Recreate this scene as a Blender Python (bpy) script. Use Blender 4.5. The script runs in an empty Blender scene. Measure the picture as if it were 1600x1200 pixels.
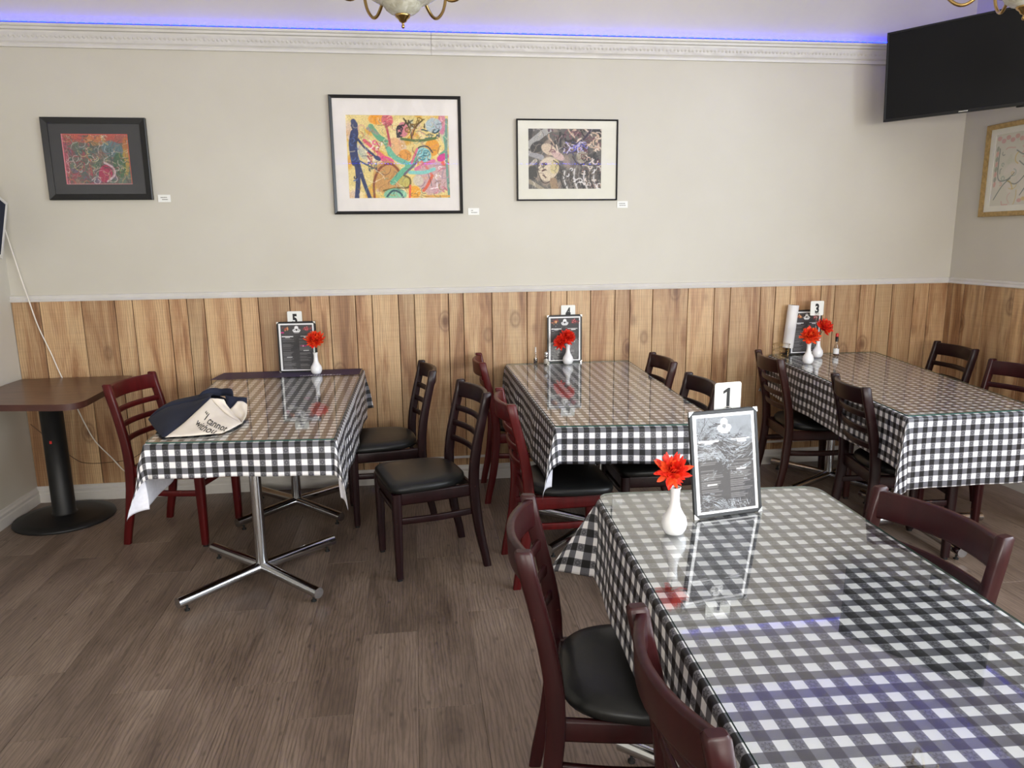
import bpy, bmesh, math, random
import numpy as np
from mathutils import Vector, Matrix
random.seed(7)
rng = np.random.default_rng(11)
PI = math.pi
sc = bpy.context.scene
COL = sc.collection

# ------------------------------------------------------------------ camera
F_PX, PITCH, ROLL, YAW, CAM_H = 1142.27, 0.195022, -0.0116886, 0.1309876, 1.57
def cam_axes():
    cy, sy = math.cos(YAW), math.sin(YAW)
    fwd = Vector((sy*math.cos(PITCH), cy*math.cos(PITCH), -math.sin(PITCH)))
    r0 = Vector((cy, -sy, 0)); u0 = r0.cross(fwd)
    r = r0*math.cos(ROLL) + u0*math.sin(ROLL)
    return r, r.cross(fwd), fwd
cr, cu, cf = cam_axes()
cam_data = bpy.data.cameras.new('camera')
cam_data.sensor_width = 36.0
cam_data.lens = F_PX/1600*36.0
cam_data.clip_start = 0.05
cam = bpy.data.objects.new('camera', cam_data); COL.objects.link(cam)
M = Matrix((cr, cu, -cf)).transposed().to_4x4(); M.translation = Vector((0, 0, CAM_H))
cam.matrix_world = M
sc.camera = cam

# ------------------------------------------------------------------ world, daylight, exposure
WIN_FRONT = (0.2, 3.4, 1.10, 2.05)      # x0, x1, z0, z1 on the wall behind the camera
WIN_LEFTF = (-1.9, -0.7, 1.10, 2.05)
WIN_RIGHT = (-2.2, 2.1, 1.05, 2.95)       # y0, y1, z0, z1 on the right wall
world = bpy.data.worlds.new('world'); sc.world = world; world.use_nodes = True
world.node_tree.nodes['Background'].inputs[0].default_value = (0.75, 0.85, 1.0, 1)
world.node_tree.nodes['Background'].inputs[1].default_value = 0.6
def area(name, loc, direction, sx, sy, power, col):
    l = bpy.data.lights.new(name, 'AREA'); l.shape = 'RECTANGLE'; l.size = sx; l.size_y = sy
    l.energy = power; l.color = col
    o = bpy.data.objects.new(name, l); COL.objects.link(o); o.location = loc
    o.rotation_euler = Vector(direction).to_track_quat('-Z', 'Y').to_euler()
    return o
Y_FRONT, Y_BACK, X_LEFT, X_RIGHT, Z_CEIL = -3.0, 4.69, -2.36, 3.70, 3.30
area('daylight_front', (1.8, Y_FRONT-0.12, 1.575), (0, 1, 0), 3.2, 0.95, 190, (1.0, 0.96, 0.89))
area('daylight_front_left', (-1.3, Y_FRONT-0.12, 1.575), (0, 1, 0), 1.2, 0.95, 75, (1.0, 0.97, 0.92))
area('daylight_right', (X_RIGHT+0.12, -0.05, 2.0), (-1, 0, 0), 4.3, 1.9, 272, (0.84, 0.92, 1.0))
vs = sc.view_settings
vs.view_transform = 'Standard'; vs.look = 'None'; vs.gamma = 1.0; vs.use_curve_mapping = False
vs.exposure = 0.03

# ------------------------------------------------------------------ materials
def s2l(c):
    return tuple((x/12.92 if x <= 0.04045 else ((x+0.055)/1.055)**2.4) for x in [v/255 for v in c])
class NT:
    def __init__(self, name):
        self.m = bpy.data.materials.new(name); self.m.use_nodes = True
        self.t = self.m.node_tree; self.t.nodes.clear()
        self.out = self.t.nodes.new('ShaderNodeOutputMaterial')
    def n(self, typ, **kw):
        nd = self.t.nodes.new(typ)
        for k, v in kw.items(): setattr(nd, k, v)
        return nd
    def l(self, a, b): self.t.links.new(a, b)
    def set(self, sock, v):
        if hasattr(v, 'is_output') or hasattr(v, 'links'): self.l(v, sock)
        else: sock.default_value = v
    def math(self, op, a, b=None, clamp=False):
        nd = self.n('ShaderNodeMath', operation=op); nd.use_clamp = clamp
        self.set(nd.inputs[0], a)
        if b is not None: self.set(nd.inputs[1], b)
        return nd.outputs[0]
    def mix(self, f, a, b, blend='MIX'):
        nd = self.n('ShaderNodeMix', data_type='RGBA', blend_type=blend)
        self.set(nd.inputs[0], f)
        for s, v in ((nd.inputs[6], a), (nd.inputs[7], b)):
            if isinstance(v, tuple): s.default_value = (*v[:3], 1)
            else: self.l(v, s)
        return nd.outputs[2]
    def ramp(self, f, stops):
        nd = self.n('ShaderNodeValToRGB'); cr_ = nd.color_ramp
        while len(cr_.elements) < len(stops): cr_.elements.new(0.5)
        for e, (p, c) in zip(cr_.elements, stops):
            e.position = p; e.color = (*c, 1) if isinstance(c, tuple) else (c, c, c, 1)
        self.l(f, nd.inputs[0]); return nd.outputs[0]
    def mapping(self, vec, scale=(1, 1, 1), loc=(0, 0, 0), rot=(0, 0, 0)):
        nd = self.n('ShaderNodeMapping'); self.l(vec, nd.inputs[0])
        self.set(nd.inputs[1], loc) if not isinstance(loc, tuple) else setattr(nd.inputs[1], 'default_value', loc)
        nd.inputs[2].default_value = rot; nd.inputs[3].default_value = scale
        return nd.outputs[0]
    def noise(self, vec, scale, detail=4, rough=0.55, dist=0.0):
        nd = self.n('ShaderNodeTexNoise'); self.l(vec, nd.inputs['Vector'])
        nd.inputs['Scale'].default_value = scale; nd.inputs['Detail'].default_value = detail
        nd.inputs['Roughness'].default_value = rough; nd.inputs['Distortion'].default_value = dist
        return nd.outputs[0]
    def bump(self, h, strength=0.3, dist=0.002):
        nd = self.n('ShaderNodeBump'); nd.inputs['Strength'].default_value = strength
        nd.inputs['Distance'].default_value = dist; self.l(h, nd.inputs['Height']); return nd.outputs[0]
    def principled(self, color, rough=0.5, metal=0.0, normal=None, **kw):
        p = self.n('ShaderNodeBsdfPrincipled')
        if isinstance(color, tuple): p.inputs['Base Color'].default_value = (*color[:3], 1)
        else: self.l(color, p.inputs['Base Color'])
        self.set(p.inputs['Roughness'], rough); p.inputs['Metallic'].default_value = metal
        if normal is not None: self.l(normal, p.inputs['Normal'])
        for k, v in kw.items(): p.inputs[k.replace('_', ' ')].default_value = v
        return p.outputs[0]
    def done(self, sh): self.l(sh, self.out.inputs[0]); return self.m
    def coord(self, w='Object'): return self.n('ShaderNodeTexCoord').outputs[w]

def plain(name, rgb, rough=0.5, metal=0.0, var=0.06, scale=12.0, bump=0.0, bscale=80, **kw):
    t = NT(name); c = s2l(rgb); co = t.coord()
    n = t.noise(co, scale, 5)
    dark = tuple(x*(1-var*2) for x in c); lite = tuple(min(1, x*(1+var*2)) for x in c)
    colr = t.ramp(n, [(0.3, dark), (0.7, lite)])
    nrm = t.bump(t.noise(co, bscale, 4), bump, 0.001) if bump else None
    return t.done(t.principled(colr, rough, metal, nrm, **kw))

def thin_glass(name, tint=(1, 1, 1), f0=0.04, rough=0.0, bump=0.0, bscale=6, gain=1.0):
    """clear sheet: Schlick reflection over a clear see-through body (same from both faces)"""
    t = NT(name)
    geo = t.n('ShaderNodeNewGeometry'); nrm = geo.outputs['Normal']
    gl = t.n('ShaderNodeBsdfGlossy'); gl.inputs['Roughness'].default_value = rough
    gl.inputs[0].default_value = (1, 1, 1, 1)
    if bump:
        co = t.coord(); nrm = t.bump(t.noise(co, bscale, 5, 0.6, 0.8), bump, 0.01)
        t.l(nrm, gl.inputs['Normal'])
    dt = t.n('ShaderNodeVectorMath', operation='DOT_PRODUCT'); t.l(geo.outputs['Incoming'], dt.inputs[0]); t.l(nrm, dt.inputs[1])
    c = t.math('SUBTRACT', 1.0, t.math('ABSOLUTE', dt.outputs['Value']), True)
    f = t.math('ADD', t.math('MULTIPLY', t.math('POWER', c, 5.0), 1-f0), f0)
    f = t.math('MULTIPLY', f, gain, True)
    tr = t.n('ShaderNodeBsdfTransparent'); tr.inputs[0].default_value = (*tint, 1)
    mx = t.n('ShaderNodeMixShader')
    t.l(f, mx.inputs[0]); t.l(tr.outputs[0], mx.inputs[1]); t.l(gl.outputs[0], mx.inputs[2])
    return t.done(mx.outputs[0])

MAT = {}
def wall_mat():
    t = NT('painted_plaster'); co = t.coord()
    n = t.noise(co, 1.6, 5); c = t.ramp(n, [(0.25, s2l((194, 188, 174))), (0.75, s2l((202, 197, 184)))])
    b = t.bump(t.noise(co, 130, 3), 0.12, 0.001)
    return t.done(t.principled(c, 0.42, 0, b))
MAT['wall'] = wall_mat()
MAT['ceil'] = plain('ceiling_paint', (232, 228, 222), 0.8, var=0.02)
MAT['trim'] = plain('white_gloss_trim', (208, 204, 197), 0.35, var=0.03, scale=6)

def wainscot_mat():
    t = NT('knotty_wood_panel'); co = t.coord()
    rnd = t.n('ShaderNodeObjectInfo').outputs['Random']
    cmb = t.n('ShaderNodeCombineXYZ'); t.l(t.math('MULTIPLY', rnd, 13.0), cmb.inputs[0]); t.l(t.math('MULTIPLY', rnd, 7.0), cmb.inputs[2]); t.l(t.math('MULTIPLY', rnd, 5.0), cmb.inputs[1])
    add = t.n('ShaderNodeVectorMath', operation='ADD'); t.l(co, add.inputs[0]); t.l(cmb.outputs[0], add.inputs[1])
    v = add.outputs[0]
    base = t.noise(t.mapping(v, (9, 9, 0.9)), 1.0, 5, 0.6, 0.9)
    col = t.ramp(base, [(0.26, s2l((120, 76, 46))), (0.40, s2l((180, 132, 88))), (0.54, s2l((214, 174, 126))), (0.8, s2l((228, 196, 148)))])
    # cathedral grain: warped rings
    w = t.n('ShaderNodeTexWave', wave_type='BANDS', bands_direction='X'); t.l(t.mapping(v, (1, 1, 0.10)), w.inputs['Vector'])
    w.inputs['Scale'].default_value = 26; w.inputs['Distortion'].default_value = 9; w.inputs['Detail'].default_value = 3; w.inputs['Detail Scale'].default_value = 0.9
    col = t.mix(t.math('MULTIPLY', t.ramp(w.outputs[0], [(0.5, 0.0), (0.95, 1.0)]), 0.34), col, s2l((120, 78, 46)))
    # knots
    vo = t.n('ShaderNodeTexVoronoi'); t.l(t.mapping(v, (4.2, 4.2, 2.6)), vo.inputs['Vector']); vo.inputs['Scale'].default_value = 1.0
    k = t.ramp(vo.outputs['Distance'], [(0.05, 1.0), (0.10, 0.6), (0.13, 0.25), (0.16, 0.6), (0.20, 0.1), (0.26, 0.0)])
    col = t.mix(t.math('MULTIPLY', k, 0.85), col, s2l((105, 62, 34)))
    fine = t.noise(t.mapping(v, (40, 40, 3)), 2.0, 6, 0.7)
    col = t.mix(0.5, col, t.ramp(fine, [(0.3, 0.62), (0.7, 1.0)]), 'MULTIPLY')
    saw = t.noise(t.mapping(v, (2, 2, 90)), 1.6, 3, 0.6)
    col = t.mix(0.3, col, t.ramp(saw, [(0.35, 0.7), (0.6, 1.0)]), 'MULTIPLY')
    tone = t.math('ADD', t.math('MULTIPLY', rnd, 0.30), 0.76)
    hs = t.n('ShaderNodeHueSaturation'); hs.inputs['Saturation'].default_value = 0.96; t.l(tone, hs.inputs['Value']); t.l(col, hs.inputs['Color'])
    b = t.bump(saw, 0.15, 0.001)
    return t.done(t.principled(hs.outputs[0], 0.42, 0, b))
MAT['wains'] = wainscot_mat()
MAT['wains_back'] = plain('dark_panel_joint', (48, 28, 16), 0.8)

def floor_mat():
    t = NT('grey_brown_oak_plank'); co = t.coord()
    rnd = t.n('ShaderNodeObjectInfo').outputs['Random']
    cmb = t.n('ShaderNodeCombineXYZ'); t.l(t.math('MULTIPLY', rnd, 17.0), cmb.inputs[0]); t.l(t.math('MULTIPLY', rnd, 29.0), cmb.inputs[1]); t.l(t.math('MULTIPLY', rnd, 3.0), cmb.inputs[2])
    add = t.n('ShaderNodeVectorMath', operation='ADD'); t.l(co, add.inputs[0]); t.l(cmb.outputs[0], add.inputs[1]); v = add.outputs[0]
    base = t.noise(t.mapping(v, (5, 1.1, 1)), 1.0, 6, 0.62, 0.6)
    col = t.ramp(base, [(0.25, s2l((92, 74, 61))), (0.5, s2l((136, 115, 99))), (0.78, s2l((164, 143, 125)))])
    w = t.n('ShaderNodeTexWave', wave_type='BANDS', bands_direction='X'); t.l(t.mapping(v, (1, 0.14, 1)), w.inputs['Vector'])
    w.inputs['Scale'].default_value = 22; w.inputs['Distortion'].default_value = 12; w.inputs['Detail'].default_value = 4; w.inputs['Detail Scale'].default_value = 1.0
    col = t.mix(t.math('MULTIPLY', t.ramp(w.outputs[0], [(0.55, 0.0), (1.0, 1.0)]), 0.38), col, s2l((64, 52, 45)))
    fine = t.noise(t.mapping(v, (90, 4, 1)), 2.0, 6, 0.75)
    fr_ = t.ramp(fine, [(0.32, 0.5), (0.62, 1.0)])
    col = t.mix(0.75, col, fr_, 'MULTIPLY')
    vo = t.n('ShaderNodeTexVoronoi'); t.l(t.mapping(v, (3.4, 1.7, 1)), vo.inputs['Vector'])
    k = t.ramp(vo.outputs['Distance'], [(0.03, 1.0), (0.16, 0.0)])
    col = t.mix(t.math('MULTIPLY', k, 0.6), col, s2l((56, 45, 39)))
    hs = t.n('ShaderNodeHueSaturation'); hs.inputs['Saturation'].default_value = 0.9
    t.l(t.math('ADD', t.math('MULTIPLY', rnd, 0.12), 0.94), hs.inputs['Value']); t.l(col, hs.inputs['Color'])
    b = t.bump(fine, 0.22, 0.001)
    return t.done(t.principled(hs.outputs[0], t.math('ADD', t.math('MULTIPLY', fine, 0.2), 0.34), 0, b))
MAT['floor'] = floor_mat()
MAT['floor_slab'] = plain('floor_joint', (38, 32, 28), 0.8)

def mahogany(name, rgb, scuff=0.25):
    t = NT(name); co = t.coord(); c = s2l(rgb)
    n = t.noise(t.mapping(co, (30, 30, 4)), 1.0, 5, 0.6)
    col = t.ramp(n, [(0.3, tuple(x*0.72 for x in c)), (0.7, tuple(x*1.25 for x in c))])
    sp = t.noise(co, 38, 3, 0.5)
    col = t.mix(t.math('MULTIPLY', t.ramp(sp, [(0.70, 0.0), (0.76, 1.0)]), scuff), col, s2l((150, 90, 70)))
    return t.done(t.principled(col, t.math('ADD', t.math('MULTIPLY', n, 0.12), 0.28), 0, None, Coat_Weight=0.06, Coat_Roughness=0.2, Specular_IOR_Level=0.28))
MAT['mahog'] = mahogany('mahogany_lacquer', (46, 13, 15))
MAT['mahog_dark'] = mahogany('dark_mahogany_lacquer', (33, 12, 14))
MAT['mahog_red'] = mahogany('red_mahogany_lacquer', (78, 13, 14))
MAT['mahog_brown'] = mahogany('brown_mahogany_lacquer', (50, 21, 17))
MAT['vinyl'] = plain('black_vinyl', (24, 25, 25), 0.36, var=0.1, bump=0.15, bscale=160, Specular_IOR_Level=0.35)
MAT['chrome'] = plain('polished_chrome', (200, 202, 205), 0.13, 1.0, var=0.02)
MAT['black_metal'] = plain('black_cast_metal', (16, 17, 18), 0.5, var=0.15, bump=0.15, bscale=60)
MAT['rubber'] = plain('black_rubber_glide', (15, 15, 15), 0.7)
def laminate():
    t = NT('brown_wood_laminate'); co = t.coord()
    v = t.mapping(co, (3, 26, 3), rot=(0, 0, 0.6))
    n = t.noise(v, 1.4, 6, 0.65, 0.3)
    col = t.ramp(n, [(0.25, s2l((62, 40, 29))), (0.5, s2l((92, 62, 46))), (0.8, s2l((122, 86, 66)))])
    return t.done(t.principled(col, 0.3))
MAT['laminate'] = laminate()
MAT['table_edge'] = plain('table_edge_brown', (70, 38, 30), 0.4)

def gingham():
    t = NT('black_white_check_cloth'); uv = t.coord('UV')
    sep = t.n('ShaderNodeSeparateXYZ'); t.l(uv, sep.inputs[0])
    P = 0.0508
    def stripe(s):
        fr = t.math('FRACT', t.math('ADD', t.math('DIVIDE', s, P), 100.0))
        return fr, t.math('GREATER_THAN', fr, 0.5)
    fu, a = stripe(sep.outputs[0]); fv, b = stripe(sep.outputs[1])
    white = s2l((240, 239, 240)); black = s2l((17, 17, 20))
    # weave speckle
    spk = t.noise(t.mapping(uv, (1, 1, 1)), 900, 2, 0.6)
    g1 = t.mix(t.ramp(spk, [(0.42, 0.0), (0.58, 1.0)]), s2l((76, 76, 82)), s2l((122, 122, 130)))
    # small flower in the grey squares of one direction
    du = t.math('SUBTRACT', fu, 0.75); dv = t.math('SUBTRACT', fv, 0.25)
    rr = t.math('SQRT', t.math('ADD', t.math('MULTIPLY', du, du), t.math('MULTIPLY', dv, dv)))
    ang = t.math('ARCTAN2', dv, du)
    pet = t.math('MULTIPLY', t.math('COSINE', t.math('MULTIPLY', ang, 8.0)), 0.045)
    fl = t.math('LESS_THAN', t.math('ABSOLUTE', t.math('SUBTRACT', rr, t.math('ADD', pet, 0.12))), 0.045)
    g2 = t.mix(fl, t.mix(t.ramp(spk, [(0.42, 0.0), (0.58, 1.0)]), s2l((92, 92, 98)), s2l((136, 136, 142))), s2l((60, 60, 66)))
    ctr = t.math('LESS_THAN', rr, 0.05)
    g2 = t.mix(ctr, g2, s2l((118, 118, 124)))
    row_white = t.mix(a, white, g2)          # white row: white / flower grey
    row_black = t.mix(a, g1, black)          # dark row: plain grey / black
    col = t.mix(b, row_white, row_black)
    wv = t.noise(uv, 420, 2, 0.5)
    bn = t.bump(wv, 0.1, 0.0006)
    return t.done(t.principled(col, 0.45, 0, bn))
MAT['gingham'] = gingham()
MAT['flannel'] = plain('white_flannel_backing', (232, 232, 240), 0.9, var=0.03, scale=60)
MAT['hem'] = plain('black_hem', (16, 16, 18), 0.7)
MAT['glass'] = thin_glass('table_glass', (0.985, 0.995, 0.99), 0.05, gain=0.74)
MAT['glass_near'] = thin_glass('near_table_glass', (0.985, 0.995, 0.99), 0.06, gain=1.65)
MAT['glass_edge'] = plain('green_glass_edge', (44, 84, 78), 0.15)
MAT['pic_glass'] = thin_glass('picture_glass', (1, 1, 1))
MAT['plastic_sheet'] = thin_glass('crinkled_clear_plastic', (1, 1, 1), 0.05, 0.10, 0.22, 10, 0.95)
MAT['clear_sleeve'] = thin_glass('clear_plastic', (1, 1, 1), 0.04, 0.10, 0.1, 10, 0.6)
MAT['win_glass'] = thin_glass('window_glass', (0.97, 0.99, 0.98))
MAT['black_frame'] = plain('black_frame_lacquer', (14, 14, 15), 0.35)
MAT['steel_frame'] = plain('gunmetal_frame', (58, 58, 60), 0.3, 0.8)
MAT['gold_frame'] = plain('aged_gold_frame', (168, 140, 92), 0.35, 0.5, var=0.15, scale=40)
MAT['black_mat'] = plain('charcoal_mat', (52, 52, 54), 0.8, var=0.03)
MAT['white_mat'] = plain('white_mat_board', (228, 222, 216), 0.8, var=0.015)
MAT['cream_mat'] = plain('cream_mat_board', (222, 219, 205), 0.8, var=0.015)
MAT['card'] = plain('white_card', (236, 236, 230), 0.5, var=0.015)
MAT['ink'] = plain('black_ink', (14, 14, 16), 0.5)
MAT['grey_ink'] = plain('grey_ink', (110, 106, 100), 0.6)
MAT['ceramic'] = plain('white_ceramic', (238, 238, 238), 0.16, var=0.015)
MAT['leather'] = plain('black_leatherette', (15, 15, 17), 0.4, bump=0.2, bscale=300)
MAT['silver'] = plain('silver_metal', (205, 205, 200), 0.25, 1.0)
MAT['rod'] = plain('steel_rod', (190, 190, 186), 0.25, 1.0)
MAT['stem'] = plain('dark_green_stem', (38, 66, 34), 0.6)
MAT['tv_body'] = plain('tv_black_plastic', (14, 14, 15), 0.35)
def tvscreen():
    t = NT('tv_screen'); return t.done(t.principled(s2l((20, 20, 22)), 0.16, Specular_IOR_Level=0.22))
MAT['tv_screen'] = tvscreen()
MAT['brass'] = plain('polished_brass', (176, 146, 92), 0.2, 1.0, var=0.06)
def bowlglass():
    t = NT('frosted_shade_glass'); co = t.coord()
    n = t.noise(co, 30, 5, 0.6, 0.6)
    col = t.ramp(n, [(0.3, s2l((176, 172, 150))), (0.7, s2l((226, 224, 208)))])
    return t.done(t.principled(col, 0.18, 0, t.bump(n, 0.2, 0.002), Transmission_Weight=0.25, Subsurface_Weight=0.0))
MAT['bowl'] = bowlglass()
def petalmat(name, c0, c1):
    t = NT(name); co = t.coord(); n = t.noise(co, 60, 3)
    return t.done(t.principled(t.ramp(n, [(0.35, s2l(c0)), (0.65, s2l(c1))]), 0.55))
MAT['petal'] = petalmat('red_silk_petal', (214, 26, 14), (244, 62, 34))
MAT['petal_or'] = petalmat('orange_red_petal', (232, 60, 24), (250, 96, 40))
MAT['navy'] = plain('navy_canvas', (22, 28, 48), 0.85, var=0.08, bump=0.3, bscale=500)
MAT['cream'] = plain('cream_canvas', (228, 218, 204), 0.85, var=0.03, bump=0.3, bscale=500)
MAT['banner'] = plain('dark_purple_paper', (46, 32, 70), 0.55, var=0.12, scale=5)
MAT['white_ink'] = plain('white_print', (210, 208, 216), 0.5)
MAT['wire_white'] = plain('white_cable', (226, 218, 206), 0.45)
MAT['wire_brown'] = plain('brown_cable', (96, 70, 48), 0.5)
MAT['paper'] = plain('white_paper', (234, 232, 230), 0.75, var=0.015)
MAT['core'] = plain('cardboard_core', (92, 74, 60), 0.8)
MAT['clear'] = thin_glass('shaker_glass', (0.86, 0.86, 0.85), 0.05, gain=1.5)
MAT['salt'] = plain('salt', (204, 196, 186), 0.8)
MAT['pepper'] = plain('pepper', (60, 50, 44), 0.8, var=0.3, scale=200)
MAT['sauce'] = plain('brown_sauce', (96, 60, 34), 0.2)
MAT['redcap'] = plain('red_cap', (196, 40, 34), 0.4)
def emit(name, col, st):
    t = NT(name); e = t.n('ShaderNodeEmission'); e.inputs[0].default_value = (*col, 1); e.inputs[1].default_value = st
    return t.done(e.outputs[0])
MAT['led'] = emit('blue_led', (0.003, 0.008, 1.0), 55.0)
MAT['led_sleeve'] = emit('blue_led_sleeve', (0.075, 0.10, 1.0), 1.15)
def vcol(name, rough=0.6):
    t = NT(name); a = t.n('ShaderNodeVertexColor'); a.layer_name = 'Col'
    return t.done(t.principled(a.outputs[0], rough))
MAT['print'] = vcol('painted_paper', 0.6)
def crown_mat():
    t = NT('embossed_white_moulding'); co = t.coord()
    vo = t.n('ShaderNodeTexVoronoi', feature='SMOOTH_F1'); t.l(t.mapping(co, (26, 26, 40)), vo.inputs['Vector']); vo.inputs['Scale'].default_value = 1.0
    b = t.bump(vo.outputs['Distance'], 0.7, 0.006)
    return t.done(t.principled(s2l((206, 202, 197)), 0.4, 0, b))
MAT['emboss'] = crown_mat()

# ------------------------------------------------------------------ mesh helpers
class MB:
    def __init__(self): self.v = []; self.f = []; self.mi = []; self.sm = []
    def add(self, vs_, fs, mi=0, sm=False):
        o = len(self.v); self.v += [tuple(p) for p in vs_]
        for f in fs: self.f.append(tuple(i+o for i in f)); self.mi.append(mi); self.sm.append(sm)
        return self
    def box(self, x0, x1, y0, y1, z0, z1, mi=0, bev=0.0, mat=None):
        bm = bmesh.new(); bmesh.ops.create_cube(bm, size=1.0)
        for v in bm.verts:
            v.co = Vector(((x0+x1)/2+v.co.x*(x1-x0), (y0+y1)/2+v.co.y*(y1-y0), (z0+z1)/2+v.co.z*(z1-z0)))
        if bev: bmesh.ops.bevel(bm, geom=list(bm.edges), offset=bev, segments=1, affect='EDGES')
        if mat is not None: bm.transform(mat)
        bm.verts.index_update()
        self.add([v.co.copy() for v in bm.verts], [[v.index for v in f.verts] for f in bm.faces], mi)
        bm.free(); return self
    def loft(self, rings, mi=0, sm=True, cap=True, closed=True):
        n = len(rings[0]); vs_ = [p for r in rings for p in r]; fs = []
        for i in range(len(rings)-1):
            for j in range(n if closed else n-1):
                k = (j+1) % n; fs.append((i*n+j, i*n+k, (i+1)*n+k, (i+1)*n+j))
        self.add(vs_, fs, mi, sm)
        if cap and closed:
            self.add(rings[0], [tuple(reversed(range(n)))], mi); self.add(rings[-1], [tuple(range(n))], mi)
        return self
    def lathe(self, prof, seg=24, mi=0, c=(0, 0, 0), cap=True, ribs=0, ramp=0.0):
        rings = []
        for r, z in prof:
            ring = []
            for j in range(seg):
                a = 2*PI*j/seg; rr = r*(1+ramp*math.cos(ribs*a)) if ribs else r
                ring.append((c[0]+rr*math.cos(a), c[1]+rr*math.sin(a), c[2]+z))
            rings.append(ring)
        return self.loft(rings, mi, True, cap)
    def tube(self, pts, r, seg=8, mi=0, cap=True):
        pts = [Vector(p) for p in pts]; rings = []; up = Vector((0, 0, 1)); n = len(pts)
        prev = None
        for i, p in enumerate(pts):
            d = (pts[min(i+1, n-1)]-pts[max(i-1, 0)]).normalized()
            if prev is None:
                a = d.cross(up if abs(d.z) < 0.95 else Vector((1, 0, 0))).normalized()
            else: a = (prev - d*prev.dot(d)).normalized()
            prev = a; b = d.cross(a)
            rr = r[i] if isinstance(r, (list, tuple)) else r
            rings.append([p + a*rr*math.cos(2*PI*j/seg) + b*rr*math.sin(2*PI*j/seg) for j in range(seg)])
        return self.loft(rings, mi, True, cap)
    def grid(self, fn, nu, nv, mi=0, sm=True):
        vs_ = [fn(i/nu, j/nv) for j in range(nv+1) for i in range(nu+1)]
        fs = [(j*(nu+1)+i, j*(nu+1)+i+1, (j+1)*(nu+1)+i+1, (j+1)*(nu+1)+i) for j in range(nv) for i in range(nu)]
        return self.add(vs_, fs, mi, sm)
    def build(self, name, mats, parent=None, kind=None):
        me = bpy.data.meshes.new(name); me.from_pydata(self.v, [], self.f)
        for m in (mats if isinstance(mats, (list, tuple)) else [mats]): me.materials.append(MAT[m] if isinstance(m, str) else m)
        for p, mi, s in zip(me.polygons, self.mi, self.sm): p.material_index = mi; p.use_smooth = s
        me.validate(); me.update()
        o = bpy.data.objects.new(name, me); COL.objects.link(o)
        if parent is not None: o.parent = parent
        if kind: o['kind'] = kind
        return o
def recalc(o):
    bm = bmesh.new(); bm.from_mesh(o.data); bmesh.ops.recalc_face_normals(bm, faces=bm.faces); bm.to_mesh(o.data); bm.free()
    return o
def tag(o, label, cat, group=None):
    o['label'] = label; o['category'] = cat
    if group: o['group'] = group
    return o
def thing(name, label, cat, loc=(0, 0, 0), rz=0.0, group=None):
    o = bpy.data.objects.new(name, None); COL.objects.link(o); o.location = loc; o.rotation_euler = (0, 0, rz)
    o.empty_display_size = 0.1
    return tag(o, label, cat, group)
def kids(o): return [c for c in bpy.data.objects if c.parent == o]
def dup(root, loc, rz, label, group=None):
    r = root.copy(); COL.objects.link(r); r.location = loc; r.rotation_euler = (0, 0, rz); r['label'] = label
    if group: r['group'] = group
    for ch in kids(root):
        c = ch.copy(); COL.objects.link(c); c.parent = r
        for g in kids(ch):
            d = g.copy(); COL.objects.link(d); d.parent = c
    return r
def rring(c, X, Y, hx, hy, ch=0.3):
    """rounded rectangle ring, 8 corners"""
    c = Vector(c); X = Vector(X); Y = Vector(Y); k = 1-ch
    pts = [(1, k), (k, 1), (-k, 1), (-1, k), (-1, -k), (-k, -1), (k, -1), (1, -k)]
    return [c + X*hx*a + Y*hy*b for a, b in pts]
def textmesh(s, size, mi, mb, fn, bold=0.0, sx=1.0, shear=0.0, align='CENTER'):
    cu_ = bpy.data.curves.new('t', 'FONT'); cu_.body = s; cu_.size = size; cu_.align_x = align; cu_.offset = bold; cu_.shear = shear
    cu_.resolution_u = 3
    o = bpy.data.objects.new('t', cu_); COL.objects.link(o)
    bpy.context.view_layer.update()
    dg = bpy.context.evaluated_depsgraph_get(); me = bpy.data.meshes.new_from_object(o.evaluated_get(dg))
    mb.add([fn(v.co.x*sx, v.co.y) for v in me.vertices], [tuple(p.vertices) for p in me.polygons], mi)
    bpy.data.objects.remove(o); bpy.data.curves.remove(cu_); bpy.data.meshes.remove(me)

# ------------------------------------------------------------------ room shell
def struct(mb, name, mats): return mb.build(name, mats, None, 'structure')
T_ = 0.12
wb = struct(MB().box(X_LEFT-T_, X_RIGHT+T_, Y_BACK, Y_BACK+T_, -0.1, Z_CEIL), 'wall_back', 'wall')
struct(MB().box(X_LEFT-T_, X_LEFT, Y_FRONT-T_, Y_BACK, -0.1, Z_CEIL), 'wall_left', 'wall')
def wall_with_holes(axis, pos0, pos1, a0, a1, holes):
    mb = MB(); holes = sorted(holes); cur = a0
    def bx(u0, u1, z0, z1):
        if axis == 'x': mb.box(pos0, pos1, u0, u1, z0, z1)
        else: mb.box(u0, u1, pos0, pos1, z0, z1)
    for (h0, h1, z0, z1) in holes:
        bx(cur, h0, -0.1, Z_CEIL); bx(h0, h1, -0.1, z0); bx(h0, h1, z1, Z_CEIL); cur = h1
    bx(cur, a1, -0.1, Z_CEIL); return mb
wr = struct(wall_with_holes('x', X_RIGHT, X_RIGHT+T_, Y_FRONT-T_, Y_BACK, [WIN_RIGHT]), 'wall_right', 'wall')
struct(wall_with_holes('y', Y_FRONT-T_, Y_FRONT, X_LEFT, X_RIGHT, [WIN_LEFTF, WIN_FRONT]), 'wall_front', 'wall')
struct(MB().box(X_LEFT-T_, X_RIGHT+T_, Y_FRONT-T_, Y_BACK+T_, Z_CEIL, Z_CEIL+0.1), 'ceiling', 'ceil')
fl = struct(MB().box(X_LEFT-T_, X_RIGHT+T_, Y_FRONT-T_, Y_BACK+T_, -0.1, -0.006), 'floor', 'floor_slab')
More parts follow.
